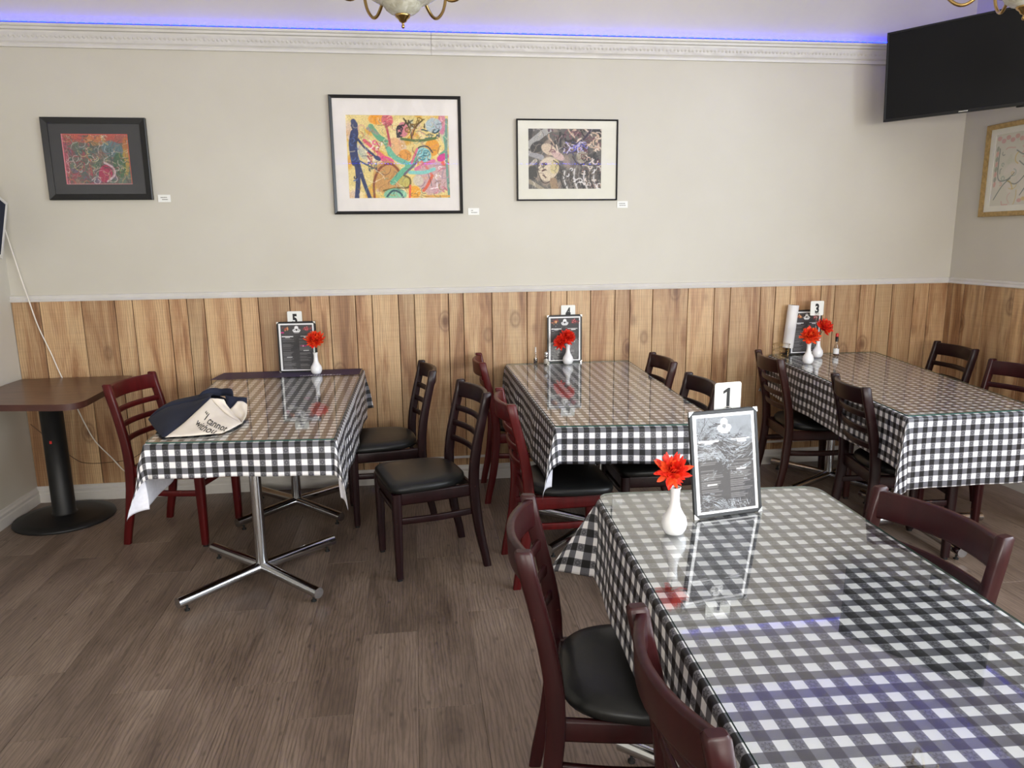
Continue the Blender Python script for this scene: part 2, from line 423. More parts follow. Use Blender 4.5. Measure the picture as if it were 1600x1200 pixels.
# windows: frame with a mullion
def window(n, axis, pos, h):
    a0, a1, z0, z1 = h; mb = MB(); w = 0.05
    def bx(u0, u1, v0, v1):
        if axis == 'x': mb.box(pos-0.03, pos+0.03, u0, u1, v0, v1, 0, 0.004)
        else: mb.box(u0, u1, pos-0.03, pos+0.03, v0, v1, 0, 0.004)
    bx(a0, a1, z0, z0+w); bx(a0, a1, z1-w, z1); bx(a0, a0+w, z0+w, z1-w); bx(a1-w, a1, z0+w, z1-w)
    m = (a0+a1)/2; bx(m-w/2, m+w/2, z0+w, z1-w)
    return struct(mb, 'window_%d' % n, 'trim')
window(1, 'y', Y_FRONT-0.05, WIN_FRONT); window(2, 'y', Y_FRONT-0.05, WIN_LEFTF); window(3, 'x', X_RIGHT+0.05, WIN_RIGHT)

# floor planks, one object each
PW = 0.2185; PL = 1.22; X0P = -0.037
known = {0: 2.26, -2: 2.266, -1: 2.775, 1: 2.90, -6: 2.284, -7: 2.68}
k0 = int(math.floor((X_LEFT-X0P)/PW)); k1 = int(math.ceil((X_RIGHT-X0P)/PW))
plank_cache = {}
def floor_plank(xa, xb, ya, yb):
    key = (round(xb-xa, 3), round(yb-ya, 3)); cx, cy = (xa+xb)/2, (ya+yb)/2
    if key not in plank_cache:
        hx, hy = (xb-xa)/2-0.0004, (yb-ya)/2-0.0004; b = 0.0008
        mb = MB()
        top = [(-hx+b, -hy+b, 0), (hx-b, -hy+b, 0), (hx-b, hy-b, 0), (-hx+b, hy-b, 0)]
        mid = [(-hx, -hy, -b), (hx, -hy, -b), (hx, hy, -b), (-hx, hy, -b)]
        bot = [(x, y, -0.006) for x, y, _ in mid]
        mb.add(top+mid+bot, [(0, 1, 2, 3)] + [(4+i, 4+(i+1) % 4, (i+1) % 4, i) for i in range(4)] + [(8+i, 8+(i+1) % 4, 4+(i+1) % 4, 4+i) for i in range(4)])
        o = mb.build('plank', 'floor', fl); plank_cache[key] = o.data
    else:
        o = bpy.data.objects.new('plank', plank_cache[key]); COL.objects.link(o); o.parent = fl
    o.location = (cx, cy, 0)
for k in range(k0, k1):
    xa, xb = max(X_LEFT, X0P+k*PW), min(X_RIGHT, X0P+(k+1)*PW)
    if xb-xa < 0.01: continue
    off = known.get(k, round(random.uniform(0, PL), 2)); y = off - math.ceil((off-Y_FRONT)/PL)*PL
    while y < Y_BACK:
        ya, yb = max(y, Y_FRONT), min(y+PL, Y_BACK)
        if yb-ya > 0.02: floor_plank(xa, xb, ya, yb)
        y += PL

# wainscot planks, one object each
WZ0, WZ1 = 0.0, 1.243
seams = [X_LEFT, -2.205, -1.972, -1.785, -1.684, -1.475, -1.372, -1.27, -1.056, -0.953, -0.766, -0.639, -0.525, -0.366, -0.264, -0.101, -0.001, 0.214, 0.309, 0.492, 0.719, 0.876, 0.982, 1.139, 1.303, 1.405, 1.559, 1.802, 1.985, 2.097, 2.31, 2.416, 2.524, 2.744, 2.845, 3.031, 3.145, 3.27, 3.434, 3.545, X_RIGHT-0.012]
MB().box(X_LEFT, X_RIGHT, Y_BACK-0.004, Y_BACK, WZ0, WZ1).build('panel_backing', 'wains_back', wb)
for a, b in zip(seams[:-1], seams[1:]):
    pr = random.uniform(0, 0.0012)
    MB().box(-(b-a)/2+0.0021, (b-a)/2-0.0021, -0.005, 0.004, -(WZ1-WZ0)/2, (WZ1-WZ0)/2, 0, 0.0014).build('plank', 'wains', wb).location = ((a+b)/2, Y_BACK-0.0085-pr, (WZ0+WZ1)/2)
rs = [4.678, 4.63, 4.523, 4.338, 4.102, 4.0, 3.80, 3.69, 3.50, 3.38, 3.17, 3.06, 2.85, 2.74, 2.53, 2.40, 2.19, 2.08, 1.87, 1.75, 1.54, 1.40]
MB().box(X_RIGHT-0.004, X_RIGHT, 1.40, Y_BACK-0.015, WZ0, WZ1).build('panel_backing', 'wains_back', wr)
for a, b in zip(rs[:-1], rs[1:]):
    pr = random.uniform(0, 0.0012)
    MB().box(-0.005, 0.004, -(a-b)/2+0.0021, (a-b)/2-0.0021, -(WZ1-WZ0)/2, (WZ1-WZ0)/2, 0, 0.0014).build('plank', 'wains', wr).location = (X_RIGHT-0.0085-pr, (a+b)/2, (WZ0+WZ1)/2)

def sweep_x(prof, x0, x1, y):       # profile (depth out of wall, z) along the back wall
    r = lambda x: [(x, y-d, z) for d, z in prof]
    return MB().loft([r(x0), r(x1)], 0, False)
def sweep_yr(prof, y0, y1, x):
    r = lambda y: [(x-d, y, z) for d, z in prof]
    return MB().loft([r(y0), r(y1)], 0, False)
def sweep_yl(prof, y0, y1, x):
    r = lambda y: [(x+d, y, z) for d, z in prof]
    return MB().loft([r(y0), r(y1)], 0, False)
rail = [(0, 1.240), (0.022, 1.240), (0.024, 1.246), (0.018, 1.252), (0.012, 1.258), (0.014, 1.268), (0.010, 1.276), (0, 1.278)]
recalc(struct(sweep_x(rail, X_LEFT, X_RIGHT, Y_BACK), 'trim_1', 'trim'))
recalc(struct(sweep_yr(rail, 1.40, Y_BACK-0.02, X_RIGHT), 'trim_2', 'trim'))
base = [(0.013, 0), (0.030, 0), (0.030, 0.055), (0.026, 0.062), (0.027, 0.078), (0.020, 0.088), (0.018, 0.100), (0.013, 0.103)]
recalc(struct(sweep_x(base, X_LEFT, X_RIGHT, Y_BACK), 'baseboard_back', 'trim'))
recalc(struct(sweep_yr(base, Y_FRONT, Y_BACK-0.03, X_RIGHT), 'baseboard_right', 'trim'))
recalc(struct(sweep_yl([(d-0.013, z) for d, z in base], Y_FRONT, Y_BACK-0.03, X_LEFT), 'baseboard_left', 'trim'))
bead = [(0.0135, 0.150), (0.019, 0.150), (0.020, 0.158), (0.019, 0.166), (0.0135, 0.166)]
recalc(struct(sweep_x(bead, -0.45, X_RIGHT-0.02, Y_BACK), 'trim_3', 'trim'))
# embossed picture-rail moulding under the led strip
crown = [(0, 2.655), (0.014, 2.655), (0.016, 2.668), (0.012, 2.676), (0.020, 2.684), (0.034, 2.728), (0.036, 2.736), (0.048, 2.740), (0.050, 2.752), (0.060, 2.756), (0.062, 2.768), (0, 2.768)]
def moulding(name, mb):
    o = struct(mb, name, ['trim', 'emboss']); recalc(o)
    for p in o.data.polygons:
        zs = [o.data.vertices[i].co.z for i in p.vertices]
        if abs(min(zs)-2.684) < 1e-3 and abs(max(zs)-2.728) < 1e-3: p.material_index = 1
    return o
XJ = 0.155
moulding('trim_4', sweep_x(crown, X_LEFT, XJ-0.001, Y_BACK)); moulding('trim_5', sweep_x(crown, XJ+0.001, X_RIGHT, Y_BACK))
moulding('trim_6', sweep_yr(crown, Y_FRONT, Y_BACK-0.065, X_RIGHT))
fm = [(-d, z) for d, z in crown]
moulding('trim_7', sweep_x(fm, X_LEFT, X_RIGHT-0.065, Y_FRONT))
# embossed ornaments: little leaf reliefs along the moulding (too small to pick apart singly)
mb = MB()
x = X_LEFT+0.03
while x < X_RIGHT-0.12:
    s = 0.5+0.5*random.random()
    c = Vector((x, Y_BACK-0.027, 2.706)); n = Vector((0, -0.79, -0.61)); t = Vector((0, -0.61, 0.79))*0.7
    ring = [c + Vector((1, 0, 0))*0.0095*math.cos(a) + t*0.017*math.sin(a) for a in [2*PI*i/6 for i in range(6)]]
    mb.add(ring+[c+n*0.007*s], [(i, (i+1) % 6, 6) for i in range(6)], 0, True); x += 0.024
orn = mb.build('leaf_relief', 'trim', bpy.data.objects['trim_4']); orn['kind'] = 'stuff'

# led strips on top of the moulding
def led_strip(name, label, along_x, wall_y=None):
    t = thing(name, label, 'light strip', ((X_LEFT+X_RIGHT)/2, wall_y, 2.769) if along_x else (X_RIGHT-0.0105, 2.0, 2.769))
    L = (X_RIGHT-X_LEFT-0.1)/2 if along_x else 2.4
    tape = MB(); leds = MB(); n = int(2*L/0.05)
    if along_x: tape.box(-L, L, -0.009, 0.009, 0, 0.016, 0, 0.003)
    else: tape.box(-0.009, 0.009, -L, L, 0, 0.016, 0, 0.003)
    for i in range(n):
        c = -L+0.05*(i+0.5)
        if along_x: leds.box(c-0.015, c+0.015, -0.006, 0.006, 0.016, 0.019)
        else: leds.box(-0.006, 0.006, c-0.015, c+0.015, 0.016, 0.019)
    tape.build('sleeve', 'led_sleeve', t); o = leds.build('led', 'led', t); o['kind'] = 'stuff'
led_strip('led_strip', 'blue led light strip glowing along the top of the white moulding on the long wall', True, Y_BACK-0.0105)
led_strip('led_strip', 'blue led light strip on the moulding of the window wall behind the camera', True, Y_FRONT+0.0105)
led_strip('led_strip', 'blue led light strip on the right hand wall moulding behind the television', False)

# ------------------------------------------------------------------ ladder-back chairs
def arc_rail(z0, z1, xs, sag, thick, ypost, rake=0.06, top_round=True):
    rings = []
    n = 12
    for i in range(n+1):
        s = -1+2*i/n; x = s*xs; off = -sag*(1-s*s)
        zc, hz = (z0+z1)/2, (z1-z0)/2
        d = Vector((1, 2*sag*s/xs, 0)).normalized(); nrm = Vector((-d.y, d.x, 0))
        up = Vector((0, -rake, 1)).normalized()
        rings.append(rring((x, ypost+off, zc), nrm, up, thick/2, hz, 0.35 if hz < 0.02 else 0.14))
    return MB().loft(rings)
def post_y(z):
    P = [(0, -0.252), (0.2, -0.207), (0.42, -0.186), (0.55, -0.195), (0.70, -0.226), (0.86, -0.268)]
    for (za, ya), (zb, yb) in zip(P[:-1], P[1:]):
        if z <= zb:
            t = (z-za)/(zb-za); return ya+(yb-ya)*t
    return P[-1][1]
def smooth_post(z): return (post_y(max(0, z-0.06))+post_y(z)*2+post_y(min(0.86, z+0.06)))/4
def make_chair(label, wood):
    t = thing('dining_chair', label, 'chair', group=None)
    for s in (-1, 1):
        rings = []
        for i in range(15):
            z = 0.86*i/14; hy = 0.0165+0.0075*math.sin(PI*min(0.80, max(0, (z+0.05)/0.95)))
            rings.append(rring((s*(0.190+0.004*(z < 0.3)), smooth_post(z), z), (1, 0, 0), (0, 1, 0), 0.0135, hy, 0.26))
        top = rings[-1]; c = sum(top, Vector())/8
        rings.append([c+(p-c)*0.75+Vector((0, 0, 0.006)) for p in top])
        MB().loft(rings).build('back_post', wood, t)
        rings = [rring((s*0.180, 0.187, z), (1, 0, 0), (0, 1, 0), h, h, 0.22) for z, h in ((0.012, 0.0155), (0.2, 0.0185), (0.36, 0.021), (0.428, 0.021))]
        MB().loft(rings).build('leg', wood, t)
        MB().loft([rring((s*0.180, 0.187, z), (1, 0, 0), (0, 1, 0), 0.012, 0.012, 0.4) for z in (0, 0.012)]).build('foot_glide', 'rubber', t)
        # bowed side stretcher and side apron
        def side(zc, hz, th, bow, nm):
            rr = []
            for i in range(11):
                u = i/10; y = -0.19+0.365*u; x = s*(0.182+bow*math.sin(PI*u)-0.004*u)
                rr.append(rring((x, y, zc), (1, 0, 0), (0, 0, 1), th/2, hz/2, 0.25))
            MB().loft(rr).build(nm, wood, t)
        side(0.292, 0.030, 0.016, 0.016, 'stretcher'); side(0.400, 0.058, 0.018, 0.006, 'apron')
    MB().loft([rring((x, 0.187, 0.335), (0, 1, 0), (0, 0, 1), 0.008, 0.014, 0.25) for x in (-0.165, 0.165)]).build('stretcher', wood, t)
    MB().loft([rring((x, 0.192, 0.400), (0, 1, 0), (0, 0, 1), 0.009, 0.029, 0.15) for x in (-0.165, 0.165)]).build('apron', wood, t)
    MB().loft([rring((x, -0.180, 0.400), (0, 1, 0), (0, 0, 1), 0.009, 0.029, 0.15) for x in (-0.178, 0.178)]).build('apron', wood, t)
    # seat cushion: square front, rounded back, puffed
    def outline(k):
        pts = []; N = 40
        for j in range(N):
            a = 2*PI*j/N; ca, sa = math.cos(a), math.sin(a)
            e = 0.32 if sa > 0 else 0.62
            x = math.copysign(abs(ca)**e, ca); y = math.copysign(abs(sa)**e, sa)
            w = 0.214*(1.0 if sa > 0 else 1-0.12*abs(y))
            pts.append((x*w*k, 0.012+y*(0.205 if sa > 0 else 0.192)*k))
        return pts
    rings = [[(x, y, z) for x, y in outline(k)] for k, z in ((0.93, 0.429), (0.985, 0.433), (1.0, 0.445), (0.99, 0.458), (0.93, 0.470), (0.75, 0.478), (0.45, 0.482), (0.1, 0.483))]
    MB().loft(rings).build('seat', 'vinyl', t)
    arc_rail(0.778, 0.856, 0.182, 0.046, 0.021, smooth_post(0.815)).build('crest_rail', wood, t)
    for z in (0.722, 0.645, 0.567): arc_rail(z-0.0145, z+0.0145, 0.182, 0.034, 0.012, smooth_post(z), 0.05).build('slat', wood, t)
    return t
protos = {}
def put_chair(back, d, wood, label, from_feet=False):
    d = Vector((d[0], d[1], 0)).normalized(); b = Vector((back[0], back[1], 0))
    loc = b + d*(0.034 if from_feet else 0.266)
    rz = math.atan2(d.y, d.x)-PI/2
    if wood not in protos:
        t = make_chair(label, wood); protos[wood] = t; t.location = loc; t.rotation_euler = (0, 0, rz)
    else: t = dup(protos[wood], loc, rz, label)
    t['group'] = 'ladder back dining chairs with black vinyl seats'
    return t
put_chair((-1.531, 4.10), (0.966, -0.257), 'mahog_red', 'red ladder back chair left of the table with the tote bag')
put_chair((0.06, 4.19), (-0.989, -0.147), 'mahog_dark', 'dark ladder back chair by the wall, right of the number five table')
put_chair((0.05, 3.475), (-0.965, -0.262), 'mahog_dark', 'dark ladder back chair standing free mid floor with its whole seat visible', True)
put_chair((0.385, 4.40), (1, -0.03), 'mahog_red', 'red ladder back chair nearest the wall, left of the number four table')
put_chair((0.395, 3.27), (1, 0.02), 'mahog_red', 'red ladder back chair at number four table with a cloth corner over its seat')
put_chair((1.475, 4.20), (-1, 0.0), 'mahog_brown', 'brown ladder back chair nearest the wall, right of the number four table')
put_chair((1.44, 3.49), (-0.99, 0.0), 'mahog_dark', 'dark ladder back chair right of number four table, behind the number one card')
put_chair((2.130, 4.165), (0.99, -0.12), 'mahog_brown', 'brown ladder back chair nearest the wall, left of the number three table')
put_chair((2.132, 3.32), (0.98, -0.18), 'mahog_dark', 'dark ladder back chair at the near left side of the number three table')
put_chair((3.482, 4.29), (-0.997, 0.08), 'mahog_dark', 'dark ladder back chair in the right room corner at number three table')
put_chair((3.095, 3.53), (-0.986, -0.167), 'mahog', 'mahogany ladder back chair at the photo\'s right edge beside number three table', True)
put_chair((0.26, 1.75), (0.983, -0.18), 'mahog', 'mahogany chair left of number one table with its black seat in the foreground')
put_chair((0.408, 1.085), (1, 0.0), 'mahog', 'mahogany chair nearest the camera, cut off by the bottom edge, left of number one table')
put_chair((1.338, 1.652), (-0.984, -0.177), 'mahog', 'mahogany chair right of number one table, its wide crest rail above the tabletop')

# ------------------------------------------------------------------ tables, cloths, glass
ZT = 0.770            # tabletop upper face
ZG = 0.780            # glass upper face
def rounded_quad(q, r, seg=6):
    out = []
    for i in range(4):
        p = Vector((*q[i], 0)); a = (Vector((*q[i-1], 0))-p).normalized(); b = (Vector((*q[(i+1) % 4], 0))-p).normalized()
        s = p+a*r; e = p+b*r
        for j in range(seg+1):
            t = j/seg; out.append(((1-t)**2*s + 2*t*(1-t)*p + t*t*e))
    return out
def slab(outline, z0, z1, mi_top=0, mi_side=1):
    n = len(outline); mb = MB()
    lo = [(p.x, p.y, z0) for p in outline]; hi = [(p.x, p.y, z1) for p in outline]
    mb.add(hi, [tuple(range(n))], mi_top); mb.add(lo, [tuple(reversed(range(n)))], mi_top)
    mb.add(lo+hi, [(i, (i+1) % n, n+(i+1) % n, n+i) for i in range(n)], mi_side, True)
    return mb
def pedestal(t, c, rot, arm, z_top, loc0):
    x, y = c[0]-loc0[0], c[1]-loc0[1]
    MB().lathe([(0.0265, 0.05), (0.0265, z_top)], 20, 0, (x, y, 0)).build('column', 'chrome', t)
    for k in range(4):
        a = rot+k*PI/2; d = Vector((math.cos(a), math.sin(a), 0)); c0 = Vector((x, y, 0.064)); c1 = c0+d*arm+Vector((0, 0, -0.014))
        f = MB().tube([c0+d*0.015, c1-d*0.004, c1], [0.0245, 0.0245, 0.0245], 18).build('foot_bar', 'chrome', t)
        g = c1-d*0.04; g.z = 0
        MB().lathe([(0.012, 0.0), (0.012, 0.006), (0.005, 0.008), (0.005, 0.026)], 10, 0, g).build('glide', 'rubber', f)
    MB().box(x-0.13, x+0.13, y-0.02, y+0.02, z_top, z_top+0.008).build('top_bracket', 'black_metal', t)
def cloth_mesh(q, over, R, flare, seed, wave=0.006, z=ZT+0.0015):
    """q: FL, FR, BR, BL corners; over: left, right, front, back hang; flare: max tilt of each hanging corner"""
    rg = random.Random(seed)
    FL, FR, BR, BL = [Vector((*p, 0)) for p in q]
    w = ((FR-FL).length+(BR-BL).length)/2; l = ((BL-FL).length+(BR-FR).length)/2
    oL, oR, oF, oB = over
    def base(u, v):
        s, t = u/w, v/l
        return FL*(1-s)*(1-t)+FR*s*(1-t)+BR*s*t+BL*(1-s)*t
    xs = (FR-FL).normalized(); ys = (BL-FL).normalized()
    ph = [rg.uniform(0, 6) for _ in range(6)]
    rb = 0.010
    def hang(b, out, d, along, fl_):
        if d < rb*PI/2: a = d/rb; o = rb*math.sin(a); dn = rb*(1-math.cos(a))
        else:
            e = d-rb*PI/2; f = fl_
            o = rb+e*math.sin(f); dn = rb+e*math.cos(f)
            o += wave*min(1, e/0.1)*(math.sin(along*9+ph[0])+0.6*math.sin(along*21+ph[1]))+0.02*e
        p = b+out*o; return (p.x, p.y, z-dn)
    def P(u, v):
        au = -u if u < w/2 else u-w; av = -v if v < l/2 else v-l
        ou = -1 if u < w/2 else 1; ov = -1 if v < l/2 else 1
        iu, iv = au+R, av+R
        if iu > 0 and iv > 0:
            r = math.hypot(iu, iv); th = math.atan2(iv, iu)
            cu_ = R if ou < 0 else w-R; cv = R if ov < 0 else l-R
            if r <= R: b = base(u, v); return (b.x, b.y, z)
            b = base(cu_+ou*R*math.cos(th), cv+ov*R*math.sin(th))
            az, amp = flare[(ou, ov)]
            out = (xs*ou*math.cos(th)+ys*ov*math.sin(th)).normalized()
            tc = math.atan2((oF if ov < 0 else oB)+R, (oL if ou < 0 else oR)+R)      # fold runs to the cut corner of the sheet
            s2 = math.sin(PI/2*(th/tc if th < tc else (PI/2-th)/(PI/2-tc)))
            if az is not None:
                out = (out*(1-s2)+Vector((math.cos(az), math.sin(az), 0))*s2).normalized()
            return hang(b, out, r-R, (u+v), amp*s2)
        if au > 0 and au >= av: return hang(base(0 if ou < 0 else w, v), xs*ou, au, v, 0.03)
        if av > 0: return hang(base(u, 0 if ov < 0 else l), ys*ov, av, u, 0.03)
        b = base(u, v); return (b.x, b.y, z)
    def axis(o0, L, o1):
        def seg(a, b, st): n = max(1, int(round((b-a)/st))); return [a+(b-a)*i/n for i in range(n)]
        return seg(-o0, -0.02, 0.009)+seg(-0.02, 0.0, 0.004)+seg(0, R, R/3)+seg(R, L-R, 0.03)+seg(L-R, L, R/3)+seg(L, L+0.02, 0.004)+seg(L+0.02, L+o1, 0.009)+[L+o1]
    us, vv = axis(oL, w, oR), axis(oF, l, oB)
    # round the free corners of the sheet a little by nothing: the cloth is cut square
    nu, nv = len(us), len(vv)
    verts = [P(u, v) for v in vv for u in us]
    faces = [(j*nu+i, j*nu+i+1, (j+1)*nu+i+1, (j+1)*nu+i) for j in range(nv-1) for i in range(nu-1)]
    me = bpy.data.meshes.new('tablecloth'); me.from_pydata(verts, [], faces)
    uvl = me.uv_layers.new(name='UVMap')
    for lp in me.loops:
        i = lp.vertex_index; uvl.data[lp.index].uv = (us[i % nu], vv[i//nu])
    for m in ('gingham', 'flannel', 'hem'): me.materials.append(MAT[m])
    for p in me.polygons: p.use_smooth = True
    o = bpy.data.objects.new('tablecloth', me); COL.objects.link(o)
    so = o.modifiers.new('thickness', 'SOLIDIFY'); so.thickness = 0.0012; so.offset = -1; so.material_offset = 1; so.material_offset_rim = 2
    return o
def dining_table(n, q, R, peds, over, flare, seed, words, glass_in=0.004, wave=0.006):
    c = (sum(p[0] for p in q)/4, sum(p[1] for p in q)/4)
    t = thing('dining_table', 'dining table on chrome cross bases, ' + words, 'table', (c[0], c[1], 0), 0, 'four checked cloth tables')
    loc = [(p[0]-c[0], p[1]-c[1]) for p in q]
    recalc(slab(rounded_quad(loc, max(R, 0.01)), ZT-0.030, ZT, 0, 1).build('tabletop', ['laminate', 'table_edge'], t))
    for (pc, rot, arm) in peds: pedestal(t, pc, rot, arm, ZT-0.038, c)
    tag(cloth_mesh(q, over, max(R, 0.012), flare, seed, wave), 'black and white gingham cloth on ' + words, 'tablecloth', 'gingham tablecloths')
    qq = [Vector((*p, 0)) for p in loc]; cc = Vector((0, 0, 0))
    gl = slab(rounded_quad([(p[0]*(1-glass_in), p[1]*(1-glass_in)) for p in loc], max(R, 0.012)), 0.0, 0.005, 0, 1).build('glass_sheet', ['glass_near' if n == 1 else 'glass', 'glass_edge'])
    gl.location = (c[0], c[1], ZG-0.005)
    tag(gl, 'clear glass sheet on ' + words, 'glass sheet', 'glass sheets on the tables')
    return t
T5 = [(-1.106, 3.03), (-0.346, 2.957), (-0.338, 4.655), (-1.182, 4.66)]
T4 = [(0.582, 3.0), (1.300, 2.915), (1.385, 4.62), (0.572, 4.635)]
T3 = [(2.161, 2.905), (2.840, 2.920), (3.150, 4.64), (2.384, 4.66)]
T1 = [(0.470, 0.45), (1.190, 0.42), (1.262, 2.105), (0.549, 2.151)]
dining_table(5, T5, 0.0, [((-0.762, 3.37), PI/4, 0.42), ((-0.735, 4.27), PI/4, 0.40)], (0.285, 0.255, 0.145, 0.03),
             {(-1, -1): (PI*1.20, 0.29), (1, -1): (-PI*0.26, 0.20), (1, 1): (0.1, 0.16), (-1, 1): (PI, 0.1)}, 3, 'the number five table with the tote bag')
dining_table(4, T4, 0.0, [((0.915, 3.66), PI/4, 0.42), ((0.93, 4.25), PI/4, 0.40)], (0.275, 0.25, 0.165, 0.03),
             {(-1, -1): (PI*1.24, 0.27), (1, -1): (-PI*0.25, 0.25), (1, 1): (0.1, 0.12), (-1, 1): (PI, 0.15)}, 5, 'the number four table in the middle')
dining_table(3, T3, 0.0, [((2.61, 3.44), -0.03, 0.43), ((2.607, 4.21), 0.5, 0.41)], (0.25, 0.25, 0.335, 0.03),
             {(-1, -1): (PI*1.22, 0.36), (1, -1): (-PI*0.25, 0.25), (1, 1): (0.1, 0.15), (-1, 1): (PI, 0.22)}, 9, 'the number three table at the right wall', wave=0.005)
dining_table(1, T1, 0.055, [((0.86, 1.65), PI/4, 0.40), ((0.86, 0.85), PI/4, 0.40)], (0.255, 0.22, 0.2, 0.155),
             {(-1, -1): (PI, 0.3), (1, -1): (0, 0.3), (1, 1): (0.4, 0.35), (-1, 1): (PI*0.98, 0.60)}, 12, 'the number one table nearest the camera', wave=0.004)

# ------------------------------------------------------------------ printed / painted surfaces (colour per vertex on a fine grid)
class Art:
    def __init__(self, W, H, bg):
        self.W, self.H = W, H; self.a = np.zeros((H, W, 3)); self.a[:] = np.array(bg)/255.0
        self.Y, self.X = np.mgrid[0:H, 0:W].astype(float)
    def blend(self, m, c): self.a += (np.array(c)/255.0 - self.a)*np.clip(m, 0, 1)[..., None]
    def cloud(self, cols, scale, seed, amt=1.0):
        r = np.random.default_rng(seed)
        for c in cols:
            for _ in range(scale):
                x, y = r.uniform(0, self.W), r.uniform(0, self.H); s = r.uniform(0.05, 0.13)*self.W; t = r.uniform(0, PI)
                dx, dy = self.X-x, self.Y-y; u = dx*math.cos(t)+dy*math.sin(t); v = -dx*math.sin(t)+dy*math.cos(t)
                self.blend(amt*np.clip(1.6-((u/s)**2+(v/(s*0.45))**2)*1.5, 0, 1), c)
    def ell(self, x, y, rx, ry, c, rot=0.0, amt=1.0):
        dx, dy = self.X-x*self.W, self.Y-y*self.H; u = dx*math.cos(rot)+dy*math.sin(rot); v = -dx*math.sin(rot)+dy*math.cos(rot)
        d = np.sqrt((u/(rx*self.W))**2+(v/(ry*self.W))**2); self.blend(amt*np.clip((1.08-d)*8, 0, 1), c)
    def line(self, pts, w, c, amt=1.0, curl=0.0):
        P = [(x*self.W, y*self.H) for x, y in pts]; w = w*self.W
        if len(P) > 2:   # smooth
            Q = []
            for i in range(len(P)-1):
                p0, p1, p2, p3 = P[max(i-1, 0)], P[i], P[i+1], P[min(i+2, len(P)-1)]
                for k in range(6):
                    t = k/6; Q.append(tuple(0.5*((2*b)+(-a+cc)*t+(2*a-5*b+4*cc-d)*t*t+(-a+3*b-3*cc+d)*t**3) for a, b, cc, d in zip(p0, p1, p2, p3)))
            P = Q+[P[-1]]
        D = np.full(self.X.shape, 1e9)
        for (x0, y0), (x1, y1) in zip(P[:-1], P[1:]):
            dx, dy = x1-x0, y1-y0; L = dx*dx+dy*dy+1e-9
            t = np.clip(((self.X-x0)*dx+(self.Y-y0)*dy)/L, 0, 1)
            D = np.minimum(D, np.hypot(self.X-x0-t*dx, self.Y-y0-t*dy))
        self.blend(amt*np.clip((w/2-D)*1.2+0.5, 0, 1), c)
    def squiggles(self, n, cols, wr, lr, seed, box=(0, 0, 1, 1), amt=0.9, turn=1.4):
        r = np.random.default_rng(seed)
        for _ in range(n):
            x, y = r.uniform(box[0], box[2]), r.uniform(box[1], box[3]); a = r.uniform(0, 2*PI); pts = [(x, y)]; st = r.uniform(*lr)/4
            k = r.uniform(-turn, turn)
            for _ in range(4):
                a += k+r.normal(0, 0.2); x += st*math.cos(a); y += st*math.sin(a)*self.W/self.H; pts.append((min(max(x, box[0]), box[2]), min(max(y, box[1]), box[3])))
            self.line(pts, r.uniform(*wr), cols[r.integers(len(cols))], amt)
    def rect(self, x0, y0, x1, y1, c, amt=1.0):
        m = ((self.X >= x0*self.W) & (self.X < x1*self.W) & (self.Y >= y0*self.H) & (self.Y < y1*self.H)).astype(float); self.blend(m*amt, c)
    def grain(self, amt, seed=0): self.a = np.clip(self.a*(1+np.random.default_rng(seed).normal(0, amt, self.a.shape[:2])[..., None]), 0, 1)
    def mesh(self, name, w, h, y, parent, mat='print', relief=0.0):
        """sheet in the local xz plane facing -y, centred at the origin"""
        W, H = self.W, self.H
        xs = np.linspace(-w/2, w/2, W); zs = np.linspace(h/2, -h/2, H)
        X, Z = np.meshgrid(xs, zs); V = np.stack([X, np.full_like(X, y), Z], -1).reshape(-1, 3)
        if relief: V[:, 1] -= relief*self.a.mean(-1).reshape(-1)
        idx = np.arange(W*H).reshape(H, W)
        Fc = np.stack([idx[1:, :-1], idx[1:, 1:], idx[:-1, 1:], idx[:-1, :-1]], -1).reshape(-1, 4)
        me = bpy.data.meshes.new(name); me.vertices.add(len(V)); me.vertices.foreach_set('co', V.ravel())
        me.loops.add(Fc.size); me.loops.foreach_set('vertex_index', Fc.ravel().astype(np.int32))
        me.polygons.add(len(Fc)); me.polygons.foreach_set('loop_start', np.arange(0, Fc.size, 4, dtype=np.int32))
        me.update(calc_edges=True)
        ca = me.color_attributes.new('Col', 'FLOAT_COLOR', 'POINT')
        c = np.clip(self.a.reshape(-1, 3), 0, 1); lin = np.where(c <= 0.04045, c/12.92, ((c+0.055)/1.055)**2.4)
        ca.data.foreach_set('color', np.concatenate([lin, np.ones((len(lin), 1))], 1).ravel().astype(np.float32))
        me.materials.append(MAT[mat]); o = bpy.data.objects.new(name, me); COL.objects.link(o); o.parent = parent; return o

